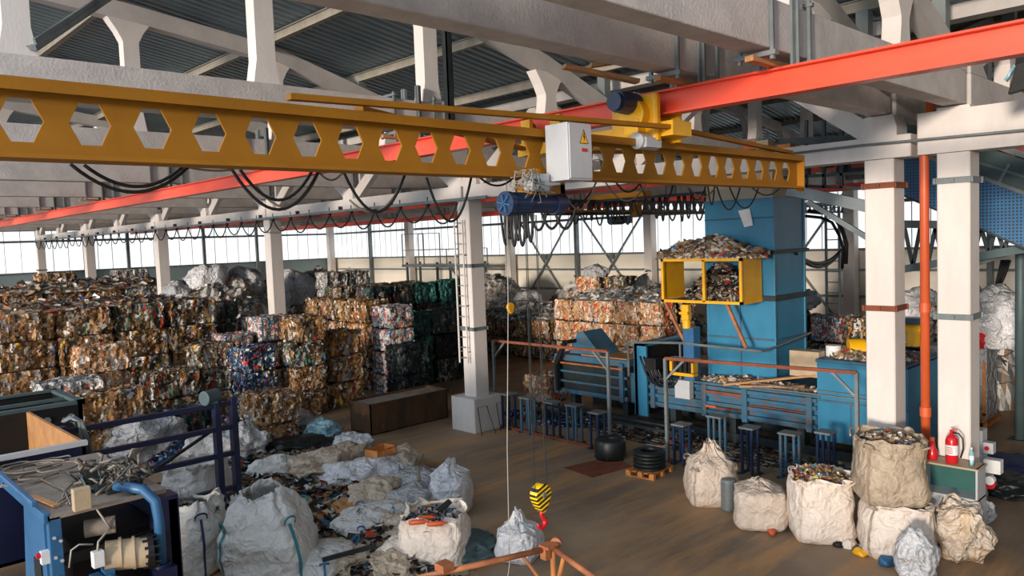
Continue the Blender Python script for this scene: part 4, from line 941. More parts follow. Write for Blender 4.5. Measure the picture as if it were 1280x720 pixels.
# rail frame
t = thing('rail_frame', 'dark blue steel rail frame ending in a double post', 'rail frame', (3.35, 14.2, 0))
Lr = 2.85; b = MB()
for z in (2.5, 2.05, 1.55, .9): b.box((0, -.05, z-.09), (Lr, .05, z))
b.build('rail', 'blue_navy', t, bevel=.01)
for x in (.0, Lr-.32, Lr): MB().box((x-.05, -.09, 0), (x+.06, .09, 2.55)).build('post', 'blue_navy', t, bevel=.01)
b = MB(); b.bar((.1, 0, .9), (Lr-.3, 0, 2.05), .05); b.build('diagonal', 'black_steel', t)
b = MB(); b.cyl((Lr-.55, -.05, 2.62), (Lr-.25, .05, 2.62), .14, 20); b.box((Lr-.5, -.12, 2.5), (Lr-.3, .12, 2.56)); b.build('drive_motor', 'steel_green', t, bevel=.02)
# black roller box far left
t = thing('roller_frame', 'black steel roller box at left edge above the dark hopper', 'machine', (2.3, 17.4, 0))
b = MB(); b.box((0, 0, 1.3), (2.2, .08, 2.35)); b.box((0, 1.9, 1.3), (2.2, 2.0, 2.35)); b.box((2.12, 0, 1.3), (2.2, 2.0, 2.35)); b.box((0, 0, 1.3), (2.2, 2.0, 1.4)); b.box((.1, .1, 0), (.3, .3, 1.3)); b.box((1.9, .1, 0), (2.1, .3, 1.3)); b.box((1.9, 1.6, 0), (2.1, 1.8, 1.3)); b.build('shell', 'black_steel', t)
b = MB(); b.box((-.02, -.04, 2.33), (2.24, .1, 2.4)); b.box((-.02, 1.9, 2.33), (2.24, 2.04, 2.4)); b.box((2.1, -.04, 2.33), (2.24, 2.04, 2.4)); b.box((0, .9, 2.3), (2.2, .98, 2.36)); b.build('rim', 'steel_green', t)
b = MB()
for k in range(5): b.cyl((.3+.42*k, -.03, 2.1), (.3+.42*k, 0, 2.1), .06, 14); b.cyl((.3+.42*k, -.03, 1.65), (.3+.42*k, 0, 1.65), .07, 14)
b.build('roller_cap', 'steel_grey', t)
# ---------------------------------------------------------------- rusty pipe frame at bottom
P0 = Vector((5.9, 5.7, 0)); t = thing('pipe_cage', 'rusty orange pipe frame corner at the bottom edge below the hook', 'pipe frame', P0)
zf = 2.0; a_ = at(545, 718, z=zf)-P0; c_ = at(742, 722, z=zf)-P0; a_.z = c_.z = 0; a2 = a_*1.15; c2 = c_*1.3; Z = Vector((0, 0, zf))
MB().tube([Z, a2+Z], .032, 14).build('top_rail', 'pipe_rust', t, smooth=True); MB().tube([Z, c2+Z], .032, 14).build('top_rail', 'pipe_rust', t, smooth=True)
MB().tube([a2+Z, a2+c2+Z], .032, 14).build('top_rail', 'pipe_rust', t, smooth=True); MB().tube([c2+Z, a2+c2+Z], .032, 14).build('top_rail', 'pipe_rust', t, smooth=True)
for v in (Vector(), a2, c2, a2+c2): MB().tube([v, v+Z], .03, 14).build('leg', 'wood_orange', t, smooth=True)
MB().tube([a_*.28+Z, Vector((0, 0, zf-.55))], .02, 10).build('brace', 'pipe_rust', t, smooth=True); MB().tube([c_*.3+Z, Vector((0, 0, zf-.55))], .024, 10).build('brace', 'wood_orange', t, smooth=True)
b = MB(); b.box((-.13, -.06, zf+.02), (.03, .08, zf+.05)); b.box((-.13, -.02, zf-.1), (-.05, .06, zf+.02)); b.cyl((.05, .0, zf+.03), (.1, .03, zf+.03), .06, 20); b.build('corner_bracket', 'pipe_rust', t)
b = MB(); b.box(a_*.93+Vector((-.07, -.07, zf+.02)), a_*.93+Vector((.07, .07, zf+.1))); b.build('rail_socket', 'pipe_rust', t)
# ================================================================ BALES
def rgb(h): return hexc(h)[:3]
PAL = {
 'pale': ([('b8b6b2', 5), ('d4d2ce', 4), ('96958f', 3), ('a0948a', 2), ('8a9296', 1), ('b08a6a', .8)]),
 'card': ([('99724c', 5), ('ac845a', 5), ('7f5c3c', 4), ('bd9a74', 3), ('644a32', 4), ('ddd6cc', 2.5), ('a09c97', 2.5), ('4f3a26', 3), ('c03a30', .35), ('3a6aa0', .25), ('e0b030', .3), ('55604c', .8)]),
 'paper': ([('c09a78', 5), ('b0845c', 5), ('ddd2c6', 4), ('9c7250', 4), ('c8ac8e', 3), ('7c5a40', 2.5), ('a5a3a0', 2), ('d0402c', .5), ('3a7ab0', .3), ('e8b030', .3), ('e07030', .3)]),
 'pet': ([('cfc4be', 4), ('b09890', 3), ('8aa0a4', 2.5), ('c0443a', 1.6), ('44709a', 1.5), ('5a6468', 3), ('e0dcd8', 2), ('d88a40', .5), ('3c4448', 2)]),
 'petblue': ([('1b2f4f', 5), ('28486f', 3), ('5f8098', 2), ('c04040', 1.2), ('d0d0d0', 2), ('1c2834', 5), ('e0b020', .4), ('7a7470', 1)]),
 'black': ([('14181a', 6), ('20282a', 5), ('2c3a3c', 3), ('0d0f10', 5), ('506468', .5)]),
 'teal': ([('1f5652', 4), ('2f746c', 3), ('16403f', 4), ('4a9284', 1.4), ('102c2c', 4), ('8ab0a8', .3)]),
 'dark': ([('24383a', 4), ('35504f', 3), ('16201f', 4), ('7a7c78', 1.2), ('a8a6a0', .8), ('a04030', .5), ('5a4636', 2)]),
 'film': ([('a8a6a2', 4), ('c8c6c2', 3), ('7c7c7c', 4), ('5a5c5e', 3), ('8a7460', 2), ('6a8088', 1), ('e0deda', 1.4), ('a04a38', .3)]),
 'mixed': ([('9c7044', 3), ('b4ada4', 3), ('6c5438', 4), ('3c4038', 3), ('8a8a84', 3), ('d8d4cc', 1.5), ('2f5a80', .6), ('b83a30', .7), ('c8a030', .5), ('3f6a50', .8), ('4a3a2c', 3)]),
 'litter': ([('a08468', 3), ('c8c0b6', 3), ('7a6a5a', 3), ('b08a60', 2), ('e4e0da', 2), ('5a564e', 3), ('3f6f9a', .6), ('c04a38', .5)]),
 'cans': ([('c8b070', 2), ('d8d4cc', 3), ('a07040', 3), ('3f7fb0', 1.5), ('c85038', 1.2), ('5a5048', 2), ('c8c440', 1), ('8a6a50', 2)]),
 'plastic': ([('8a929c', 3), ('c0c4c8', 2), ('4a5868', 3), ('2a3038', 2), ('e0702a', .6), ('b8b0a8', 2), ('6a5a50', 1)]),
 'junk': ([('6a5a4c', 3), ('3a342e', 4), ('a89888', 2), ('c8c4be', 1.5), ('2f4a5c', 1.5), ('5f8090', 1), ('a04030', .7), ('8a6a48', 2), ('1c1c1c', 3), ('90866a', 1)]),
}
PALC = {k: ([rgb(h) for h, w in v], [w for h, w in v]) for k, v in PAL.items()}
def pick(p, rnd):
    cs, ws = PALC[p]; c = rnd.choices(cs, ws)[0]; j = rnd.uniform(.87, 1.13); return tuple(min(1, x*j) for x in c)
def flake(mb, c, nrm, s, col, rnd, lift=.3):
    """a bent scrap of card, paper or film lying against a surface"""
    n = Vector(nrm).normalized()
    t = n.cross(Vector((rnd.uniform(-1,1), rnd.uniform(-1,1), rnd.uniform(-1,1)))).normalized(); u = n.cross(t)
    a = s*rnd.uniform(.5, 1.5); b = s*rnd.uniform(.35, .9)
    n2 = (n + t*rnd.uniform(-1, 1)*lift + u*rnd.uniform(-1, 1)*lift).normalized(); t = (t-n2*t.dot(n2)).normalized(); u = n2.cross(t)
    k = rnd.uniform(-.35, .35)*a; c = Vector(c)
    mb.add([c-t*a-u*b, c-t*a+u*b, c+u*b+n2*k, c-u*b+n2*k, c+t*a+u*b+n2*rnd.uniform(-.2,.2)*a, c+t*a-u*b], [(0, 1, 2, 3), (3, 2, 4, 5)], col)
def bale_mesh(pal, L, W, H, seed, fl=340, fs=.05, lump=.05, streak=True, res=.075):
    rnd = random.Random(seed); mb = MB(); off = Vector((seed*7.3, seed*3.1, seed*1.7))
    def disp(p):
        n = noise.noise(p*2.2+off)*lump*1.6 + noise.noise(p*7+off)*lump*.9 + noise.noise(Vector((p.x*14, p.y*14, p.z*3))+off)*lump*.6
        q = Vector(p)
        ex = abs(p.x)/(L/2); ey = abs(p.y)/(W/2); ez = abs(p.z-H/2)/(H/2)
        r = 1 - .10*max(0, min(ex, ey)-.8)*2 - .09*max(0, min(max(ex, ey), ez)-.78)*2
        c = Vector((0, 0, H/2)); d = (q-c)*r; m = max((ex, d.x/abs(d.x or 1), 0), (ey, d.y/abs(d.y or 1), 1), (ez, d.z/abs(d.z or 1), 2))
        # bulge between the wires
        w = .012*math.cos(p.x*2*PI/.38) if m[2] != 0 else .012*math.cos(p.y*2*PI/.38)
        d[m[2]] += m[1]*(n + w - .05)
        q = c+d; q.z = max(q.z, 0.005); q.z = min(q.z, H-.005); return q
    cache = {}
    def pt(p):
        k = (round(p[0], 4), round(p[1], 4), round(p[2], 4))
        if k not in cache: cache[k] = disp(Vector(p))
        return cache[k]
    def face(o, u, v, nu, nv, vertical):
        o, u, v = Vector(o), Vector(u), Vector(v); cols = {}
        grid = [[pt(o+u*(i/nu)+v*(j/nv)) for j in range(nv+1)] for i in range(nu+1)]
        vs = [g for row in grid for g in row]; k = len(mb.v); mb.v += [tuple(x) for x in vs]
        # patches: cells grown in strips
        cell = [[None]*nv for _ in range(nu)]
        for i in range(nu):
            j = 0
            while j < nv:
                ln = rnd.randint(2, 7) if (vertical and streak) else rnd.randint(1, 3)
                c = pick(pal, rnd) if not (i > 0 and rnd.random() < .45) else cell[i-1][j]
                for jj in range(j, min(nv, j+ln)): cell[i][jj] = c
                j += ln
        for i in range(nu):
            for j in range(nv):
                a = k+i*(nv+1)+j; mb.f.append((a, a+nv+1, a+nv+2, a+1)); mb.c.append(cell[i][j])
    nx, ny, nz = int(L/res), int(W/res), int(H/res)
    x, y = L/2, W/2
    face((-x,-y,0), (L,0,0), (0,0,H), nx, nz, True); face((x,y,0), (-L,0,0), (0,0,H), nx, nz, True)
    face((x,-y,0), (0,W,0), (0,0,H), ny, nz, True); face((-x,y,0), (0,-W,0), (0,0,H), ny, nz, True)
    face((-x,-y,H), (L,0,0), (0,W,0), nx, ny, False); mb.add([(-x*.9,-y*.9,.01),(x*.9,-y*.9,.01),(x*.9,y*.9,.01),(-x*.9,y*.9,.01)], [(0,3,2,1)], (.1,.08,.06))
    for _ in range(fl):
        s = rnd.random(); a = L*rnd.uniform(-.46, .46); b = W*rnd.uniform(-.46, .46); z = H*rnd.uniform(.06, .96)
        if s < .3: p, n = (a, b, H), (0, 0, 1)
        elif s < .65: sg = rnd.choice((-1, 1)); p, n = (a, sg*y, z), (0, sg, 0)
        else: sg = rnd.choice((-1, 1)); p, n = (sg*x, b, z), (sg, 0, 0)
        q = pt(p) if False else disp(Vector(p)); flake(mb, Vector(q)+Vector(n)*.004, n, fs*rnd.uniform(.5, 1.4), pick(pal, rnd), rnd, .22)
    return mb
KINDS = {}
def bale_proto(kind, L, W, H, v):
    key = (kind, round(L, 2), round(W, 2), round(H, 2), v)
    if key not in KINDS:
        mm = {'black': 'film', 'teal': 'film', 'film': 'film', 'dark': 'film', 'petblue': 'film'}.get(kind, 'scrap')
        fs = {'pet': .03, 'petblue': .04, 'black': .05, 'card': .055}.get(kind, .045); fl = {'pet': 900, 'petblue': 800, 'card': 650}.get(kind, 700)
        ob = bale_mesh(kind, L, W, H, len(KINDS)*3+11, fl, fs, .03 if kind in ('pet',) else .075, kind not in ('pet', 'petblue'), .042 if kind in ('pet', 'petblue') else .055).build('baled_' + {'card': 'cardboard', 'paper': 'paper', 'pet': 'bottles', 'petblue': 'bottles', 'black': 'film', 'teal': 'film', 'dark': 'film', 'film': 'film', 'mixed': 'waste'}[kind], mm, colors=True)
        KINDS[key] = [ob, False]
    return KINDS[key]
DESC = {'card': 'brown cardboard bale', 'paper': 'pale paper bale', 'pet': 'speckled bottle bale', 'petblue': 'blue bottle bale', 'black': 'black film bale', 'teal': 'teal film bale', 'dark': 'dark film bale', 'film': 'grey film bale', 'mixed': 'mixed waste bale'}
LV = {1: ['only level'], 2: ['bottom', 'top'], 3: ['bottom', 'middle', 'top'], 4: ['bottom', 'lower middle', 'upper middle', 'top'], 5: ['bottom', 'second', 'middle', 'fourth', 'top']}
brnd = random.Random(99)
def place_bale(kind, L, W, H, x, y, z, rz, label, group, var=3):
    e = bale_proto(kind, L, W, H, brnd.randrange(var))
    o = e[0] if not e[1] else dup(e[0]); e[1] = True
    o.location = (x, y, z); o.rotation_euler = (0, 0, rz + brnd.choice((0, PI)))
    assert 4 <= len(label.split()) <= 16, label
    tag(o, label, 'bale', group); return o
def stacks(place, group, kinds, x0, y0, nx, ny, nz, L, W, H, hs=None, jit=.05, swap=False, order='x', gap=.05, drop=()):
    """columns of bales; the first row faces the camera. place names the pile"""
    for j in range(ny):
        for i in range(nx):
            n = hs[j][i] if hs else nz
            cx = x0 + (i+.5)*(L+gap); cy = y0 + (j+.5)*(W+gap)
            for k in range(n):
                if (i, j, k) in drop: continue
                kd = brnd.choices([a for a, b in kinds], [b for a, b in kinds])[0]
                lv = LV[n][k]
                if nx*ny == 1: lb = '%s, %s of the %s' % (DESC[kd], lv, place)
                elif ny == 1: lb = '%s, %s of %s stack from %s in %s' % (DESC[kd], lv, ORD[(i+1)], 'left', place)
                elif nx == 1: lb = '%s, %s of %s stack from right in %s' % (DESC[kd], lv, ORD[(j+1)], place)
                else: lb = '%s, %s of %s stack, %s row, %s' % (DESC[kd], lv, ORD[i+1], ['front', 'second', 'third', 'fourth', 'fifth'][j], place)
                place_bale(kd, L, W, H, cx+brnd.uniform(-jit, jit), cy+brnd.uniform(-jit, jit), k*H, brnd.uniform(-.06, .06), lb, group)
# long brown wall at the left
stacks('long wall at left', 'bales of the long wall at the left', [('card', 4), ('mixed', 3)], 3.1, 28.0, 5, 3, 4, 1.72, 1.12, .9)
stacks('far left pile', 'bales of the far left pile', [('card', 3), ('mixed', 3), ('film', 2)], 6.2, 42.5, 6, 2, 4, 1.72, 1.12, .9, hs=[[4,4,4,4,4,4], [4,4,5,4,5,4]])
stacks('small pile before the long left wall', 'low bales before the long wall', [('paper', 1)], 6.7, 26.1, 1, 1, 3, 1.5, 1.1, .85)
stacks('low heap right of the small pale pile', 'low bales before the long wall', [('mixed', 1)], 8.2, 24.4, 1, 1, 2, 1.5, 1.1, .85)
stacks('low pair left behind the brown one', 'low bales before the long wall', [('film', 1)], 5.2, 24.3, 1, 1, 2, 1.7, 1.4, .9)
stacks('big brown pair behind the hopper', 'low bales before the long wall', [('card', 1)], 5.4, 21.5, 1, 1, 2, 1.72, 1.12, .9)
stacks('third low pair behind the rail frame', 'low bales before the long wall', [('dark', 1)], 7.5, 22.0, 1, 1, 1, 1.72, 1.12, .9)
stacks('low pair right of the dark one', 'low bales before the long wall', [('petblue', 1)], 9.0, 21.2, 1, 1, 1, 1.3, 1.1, .6)
stacks('stack left of the blue bottle bales', 'low bales before the long wall', [('mixed', 1)], 8.9, 24.0, 1, 1, 3, 1.2, 1.1, .75) if False else None
stacks('stack just left of blue bottle stack', 'low bales before the long wall', [('mixed', 1), ('card', 1)], 9.75, 24.6, 1, 1, 3, 1.2, 1.1, .78)
stacks('blue stack left of the tall mixed stack', 'low bales before the long wall', [('petblue', 1)], 10.2, 22.5, 1, 1, 3, 1.15, 1.1, .78)
stacks('small stack behind blue bottle stack', 'low bales before the long wall', [('pet', 1)], 11.3, 26.3, 1, 1, 3, 1.15, 1.1, .8)
stacks('red speckled stack before second column', 'low bales before the long wall', [('pet', 1)], 12.55, 26.2, 1, 1, 3, 1.3, 1.15, .97)
stacks('dark stack beside the second column', 'low bales before the long wall', [('dark', 1)], 12.2, 29.6, 1, 1, 4, 1.2, 1.1, .83)
stacks('tall stack nearest the bags, centre left', 'bales of the tall near stacks', [('mixed', 2), ('card', 3)], 11.65, 22.0, 1, 1, 4, 1.15, 1.1, .79)
stacks('stack between tall stack and bottle stack', 'bales of the tall near stacks', [('card', 3), ('dark', 1)], 13.1, 22.3, 1, 1, 3, 1.2, 1.1, .85)
stacks('bottle stack behind the rusty bin', 'bottle bales behind the rusty bin', [('pet', 1)], 15.2, 22.1, 1, 1, 4, 1.15, 1.1, .8)
stacks('black pair behind the rusty bin', 'black bales behind the rusty bin', [('black', 1)], 14.9, 20.9, 1, 1, 2, 1.1, 1.1, .98)
stacks('row behind second column', 'bright cardboard bales behind the near stacks', [('card', 2), ('paper', 3)], 15.6, 24.0, 1, 4, 4, 1.15, 1.1, .82)
stacks('teal pile by plinth column', 'teal and dark film bales', [('teal', 3), ('dark', 1)], 17.6, 26.8, 4, 1, 4, 1.15, 1.1, .9)
stacks('dark front pile', 'teal and dark film bales', [('dark', 2), ('teal', 2), ('black', 2)], 16.9, 23.2, 3, 1, 3, 1.15, 1.1, .92)
stacks('far grey pile', 'grey bales on the far centre pile', [('film', 1)], 19.0, 32.4, 2, 1, 5, 1.2, 1.1, .82)
stacks('far dark pile', 'teal and dark film bales', [('dark', 1), ('mixed', 1)], 18.0, 30.0, 4, 1, 4, 1.15, 1.1, .88)
stacks('pile right of the plinth column', 'teal and dark film bales', [('teal', 1)], 22.4, 27.6, 1, 1, 4, 1.15, 1.1, .9)
stacks('pair beside the rail frame end', 'bales beside the rail frame end', [('card', 1)], 8.7, 18.6, 1, 1, 2, 1.2, 1.1, .8)
# pressed paper wall on the right
stacks('front bright wall', 'pale bales of the bright wall behind the press', [('paper', 1)], 24.3, 17.4, 1, 5, 3, 1.15, 1.08, .9)
stacks('rear bright wall', 'pale bales of the bright wall behind the press', [('paper', 2), ('mixed', 1)], 25.6, 17.4, 1, 5, 3, 1.15, 1.08, .9)
for (x, y, kd, nm) in ((26.2, 22.3, 'paper', 'reddish left bale of the pair lying on top of bright wall'), (26.3, 20.9, 'mixed', 'grey right bale of the pair lying on top of bright wall')):
    place_bale(kd, 1.15, 1.08, .9, x, y, 2.7, .2, nm, 'pale bales of the bright wall behind the press')
stacks('dim low wall', 'bales of the dim low wall', [('mixed', 2), ('card', 2)], 24.3, 23.3, 1, 5, 2, 1.15, 1.08, .88)
stacks('rear dim low wall', 'bales of the dim low wall', [('mixed', 2), ('film', 2)], 25.6, 23.3, 1, 5, 2, 1.15, 1.08, .88)
place_bale('paper', 1.15, 1.08, .9, 18.3, 17.75, 0, .1, 'single pale bale on the floor at the press outlet', 'bale at the press outlet')
stacks('pile behind blue tower', 'bales behind the blue tower', [('mixed', 2), ('pet', 1)], 23.8, 8.0, 1, 4, 3, 1.15, 1.1, .85)
# ---------------------------------------------------------------- loose heaps, uncountable
def heap(name, label, cx, cy, rx, ry, h, pal, seed, fl, fs, base=0, rough=.25, rz=0, cat='scrap', nres=46, mat='scrap', parent=None, kind='stuff', ex=2.0):
    rnd = random.Random(seed); mb = MB((cx, cy, base)); off = Vector((seed*5.1, seed*2.3, 0)); n = nres
    def hz(u, v):
        d = math.hypot(u, v); a = math.atan2(v, u); e = 1 + .18*noise.noise(Vector((math.cos(a)*1.4, math.sin(a)*1.4, seed)))
        r = d/e
        p = Vector((u*rx, v*ry, 0)); s = max(0, 1-r**ex)
        return h*(s**.8)*(1+rough*1.6*noise.noise(p*1.1+off)+rough*noise.noise(p*3.1+off)) + .02*noise.noise(p*9+off) if s > 0 else -.03
    vs = []; cr, sr = math.cos(rz), math.sin(rz)
    for i in range(n+1):
        for j in range(n+1):
            u = (i/n*2-1)*1.2; v = (j/n*2-1)*1.2; x, y = u*rx, v*ry; vs.append((cx+x*cr-y*sr, cy+x*sr+y*cr, base+max(-.03, hz(u, v))))
    fs_ = []; k = 0
    for i in range(n):
        for j in range(n):
            a = i*(n+1)+j; q = (a, a+n+1, a+n+2, a+1)
            if max(vs[t_][2] for t_ in q) > base-.02: fs_.append(q)
    use = sorted(set(t_ for q in fs_ for t_ in q)); mp_ = {a: i for i, a in enumerate(use)}
    mb.v = [vs[a] for a in use]; mb.f = [tuple(mp_[a] for a in q) for q in fs_]; mb.c = [pick(pal, rnd) for q in fs_]
    c = 0
    while c < fl:
        u, v = rnd.uniform(-1.05, 1.05), rnd.uniform(-1.05, 1.05); z = hz(u, v); c += 1
        if z <= 0: continue
        x, y = u*rx, v*ry; flake(mb, (cx+x*cr-y*sr, cy+x*sr+y*cr, base+z+.01), (rnd.uniform(-.4,.4), rnd.uniform(-.4,.4), 1), fs*rnd.uniform(.4, 1.6), pick(pal, rnd), rnd, .8)
    o = mb.build(name, mat, parent, colors=True)
    if parent is None: tag(o, label, cat, kind=kind)
    elif kind: tag(o, kind=kind)
    return o
heap('loose_scrap', 'loose paper litter over top of the bright bale wall', 26.3, 20.0, 1.6, 3.6, .4, 'film', 3, 1200, .1, 2.7)
heap('loose_scrap', 'loose grey litter on the dim low bale wall', 26.2, 26.0, 2.0, 3.0, .5, 'film', 4, 1200, .1, 1.76)
heap('loose_scrap', 'grey film litter spread behind the bright bale wall', 30.5, 24.5, 3.2, 5.6, 2.8, 'pale', 5, 2400, .13, 0)
heap('loose_scrap', 'mixed litter on top of the long brown wall at left', 7.4, 29.8, 4.2, 1.6, .2, 'litter', 6, 1800, .1, 3.6)
heap('loose_scrap', 'mixed litter on top of the far left pile', 11.4, 43.7, 5.4, 1.4, .45, 'litter', 7, 1500, .13, 3.6)
heap('film_heap', 'pale heap of plastic film under the left windows', 16.5, 39.5, 4.0, 4.5, 3.8, 'pale', 8, 3600, .13, 0, ex=3, rough=.1, cat='film')
heap('film_heap', 'pale film heap right of the second column far behind', 24.2, 41.5, 2.6, 3.5, 3.7, 'pale', 9, 2600, .13, 0, ex=3, rough=.1, cat='film')
heap('film_heap', 'grey film heap beyond the dim wall, right of plinth column', 32.0, 35.8, 3.2, 3.0, 3.0, 'pale', 10, 2400, .12, 0, ex=3, rough=.1, cat='film')
heap('loose_scrap', 'dark blue bottle litter among low bales behind the rail frame', 8.6, 19.8, 2.0, 2.2, .55, 'petblue', 11, 2600, .06)
heap('loose_scrap', 'mixed scrap mound under the bags at bottom left', 7.9, 15.6, 3.0, 3.7, .45, 'junk', 12, 4200, .08, nres=60)
heap('loose_scrap', 'scrap strewn beneath the bottom centre bags', 7.2, 11.3, 2.0, 2.0, .35, 'junk', 13, 2600, .07, nres=50)
heap('loose_scrap', 'dark litter on floor behind steel stands before the press', 16.6, 10.5, .75, 4.6, .05, 'junk', 14, 1500, .045, ex=6)
heap('loose_scrap', 'blue white litter on floor under the press channel', 16.4, 15.9, .7, 1.6, .12, 'petblue', 15, 500, .05)
heap('loose_scrap', 'grey film heap behind blue tower, right side', 25.4, 13.6, 1.4, 1.8, 3.3, 'film', 16, 1600, .14, ex=3)
heap('loose_scrap', 'heap of film and card behind pump housing', 26.5, 7.4, 1.7, 2.2, 2.8, 'film', 17, 1300, .13, ex=3)
heap('loose_scrap', 'white film and paper heap at right edge behind column', 27.2, 4.6, 1.8, 2.6, 2.6, 'film', 18, 1200, .14, ex=3)
heap('scrap_pile', 'brown and grey scrap lying on top of the yellow cage', 17.45, 10.95, .55, 1.45, .42, 'litter', 19, 800, .09, 4.66)
heap('scrap_pile', 'dark scrap caught inside the yellow cage', 17.4, 10.7, .42, .8, .75, 'junk', 20, 700, .09, 3.6)
heap('scrap_pile', 'card scraps along the top ledge of the blue press', 17.6, 9.8, .33, 1.6, .12, 'litter', 22, 800, .05, 1.49)
heap('scrap_pile', 'brown card scraps on top of the pump housing', 18.0, 7.2, .6, .9, .16, 'litter', 23, 500, .07, 2.34)
# ================================================================ BAGS AND SACKS
def crumple(p, sc, seed):
    q = Vector((p.x*sc+seed*3.7, p.y*sc-seed*1.3, p.z*sc+seed*2.1))
    d, _ = noise.voronoi(q); return d[0]
def bulk_bag(loc, w, d, h, mat, label, group, seed, rz=0, lean=(0, 0), fill=None, strap='strap_beige', collar=.22, bulge=.1, open_=.85, slump=0, cname='scrap_contents', n=84, m=42, fill_h=.12, fold=.03, straps=True, cat='bulk bag', close=False):
    """woven bulk bag: bulging square body, crumpled collar, lifting straps; loc is the middle of its base"""
    rnd = random.Random(seed); off = Vector((seed*9.1, seed*4.7, seed*2.9))
    t = thing('bulk_bag', label, cat, loc, rz, group)
    ax = [rnd.uniform(-1, 1) for _ in range(8)]
    def body(u, v, inner=0):
        """u angle 0..1, v height 0..1 (1 = fill level), v>1 collar"""
        a = 2*PI*u; ca, sa = math.cos(a), math.sin(a)
        e = .42 + .18*min(1, max(0, v)); sx = math.copysign(abs(ca)**e, ca); sy = math.copysign(abs(sa)**e, sa)
        vv = min(max(v, 0), 1)
        prof = 1 + bulge*math.sin(PI*min(1, vv*1.05+.05))**.7 - .09*(1-min(1, vv*7))**2 - .10*max(0, vv-.75)*3*.3
        z = h*v if v <= 1 else h + (v-1)*collar*(1 + .55*noise.noise(Vector((ca*1.6, sa*1.6, seed*2.2))) + .3*noise.noise(Vector((ca*5, sa*5, seed))))
        if v > 1:
            k = v-1
            prof *= 1 - (1-open_)*min(1, k*1.2) * (1.0 if close else 1) + .05*noise.noise(Vector((ca*3, sa*3, seed*1.1)))*k
            if close: prof *= max(.12, 1-.85*k)
        x = sx*w/2*prof; y = sy*d/2*prof
        p = Vector((x, y, z))
        nrm = Vector((ca, sa, 0))
        ff = fold*(1 + .8*max(0, v-.8))
        n1 = noise.noise(Vector((x*2.1, y*2.1, z*2.5))+off)*.06 + (crumple(Vector((x, y, z*1.6)), 2.6, seed)-.4)*fold*1.6 + (crumple(Vector((x, y, z)), 6.5, seed+1)-.4)*fold*.7
        n2 = math.sin(a*9+3*noise.noise(Vector((ca, sa, v*2+seed)))+seed)*.014*(max(0, v-.55)*2.2)
        p += nrm*(n1*min(1, v*6+.15)+n2)
        if v > 1: p += Vector((noise.noise(p*5+off), noise.noise(p*5.3-off), noise.noise(p*4.7+off*.5)*.9))*.07*min(1, (v-1)*2)
        if v <= 1: p.z *= 1 - slump*max(0, v-.5)*(.5+.5*noise.noise(Vector((x*1.3, y*1.3, seed))))
        p.x += lean[0]*max(0, p.z)/h; p.y += lean[1]*max(0, p.z)/h
        if inner: p -= nrm*inner
        p.z = max(p.z, .004); return p
    rows = []; nv = m
    for j in range(nv+1): rows.append([body(i/n, j/nv) for i in range(n)])
    for j in range(1, 9): rows.append([body(i/n, 1+j/8) for i in range(n)])
    for j in (8, 6, 4, 2, 0): rows.append([body(i/n, 1+j/8, .018) for i in range(n)])
    # inside, down to the contents, then closed
    base = rows[-1]; cx = sum((p for p in base), Vector())/n
    for s in (.85, .6, .35, .12):
        rw = []
        for p in base:
            q = cx.lerp(p, s); q.z = cx.z - .05 + .05*noise.noise(q*3+off); 
            if close: q.z += .12*(1-s)
            rw.append(q)
        rows.append(rw)
    mb = MB(); vs = [p for r_ in rows for p in r_]
    fs = [(j*n+i, j*n+(i+1) % n, (j+1)*n+(i+1) % n, (j+1)*n+i) for j in range(len(rows)-1) for i in range(n)]
    fs += [tuple(reversed(range(n))), tuple(range((len(rows)-1)*n, len(rows)*n))]
    mb.add(vs, fs); mb.build('bag_body', mat, t, smooth=True)
    if straps:
        for c_ in range(4):
            u0 = (.125+.25*c_) + rnd.uniform(-.02, .02); b = MB(); wd = .02
            pts = []
            for k in range(15):
                v = .03+k/14*.95; pts.append((body((u0-wd*.5) % 1, v), body((u0+wd*.5) % 1, v)))
            q = []
            for a_, b_ in pts:
                o_ = Vector((a_.x+b_.x, a_.y+b_.y, 0)).normalized()*.012; q += [a_+o_, b_+o_]
            b.add(q, [(2*k, 2*k+1, 2*k+3, 2*k+2) for k in range(14)])
            top = (pts[-1][0]+pts[-1][1])/2; o_ = Vector((top.x, top.y, 0)).normalized(); sd = Vector((-o_.y, o_.x, 0))
            hh = rnd.uniform(.08, .17); ww = rnd.uniform(.06, .1); dr = rnd.uniform(.02, .14)
            lp = [top+o_*(.012+dr*math.sin(PI*q_/10))+sd*ww*math.cos(PI*q_/10)*(1+.3*math.sin(PI*q_/10))+Vector((0, 0, hh*math.sin(PI*q_/10)*(1-dr*3))) for q_ in range(11)]
            for a_, c2_ in zip(lp[:-1], lp[1:]): b.bar(a_, c2_, .012, .03)
            b.build('strap', strap, t)
    if fill:
        rn = random.Random(seed+5); hb = MB(); nr = 14
        zc = h*(1-slump*.25)-.04; cx_ = lean[0]*zc/h; cy_ = lean[1]*zc/h
        R = [(0, 0, fill_h)] ; vs = []; N2 = 30
        for j in range(nr+1):
            r = j/nr*.97
            for i in range(N2):
                a = 2*PI*i/N2; ca, sa = math.cos(a), math.sin(a); e = .6
                x = math.copysign(abs(ca)**e, ca)*w/2*r*.98; y = math.copysign(abs(sa)**e, sa)*d/2*r*.98
                vs.append((x+cx_, y+cy_, zc+fill_h*(1-r*r)+.03*noise.noise(Vector((x*6, y*6, seed)))))
        hb.add(vs, []); fs = [(j*N2+i, j*N2+(i+1) % N2, (j+1)*N2+(i+1) % N2, (j+1)*N2+i) for j in range(nr) for i in range(N2)]
        hb.f = fs; hb.c = [pick(fill, rn) for _ in fs]
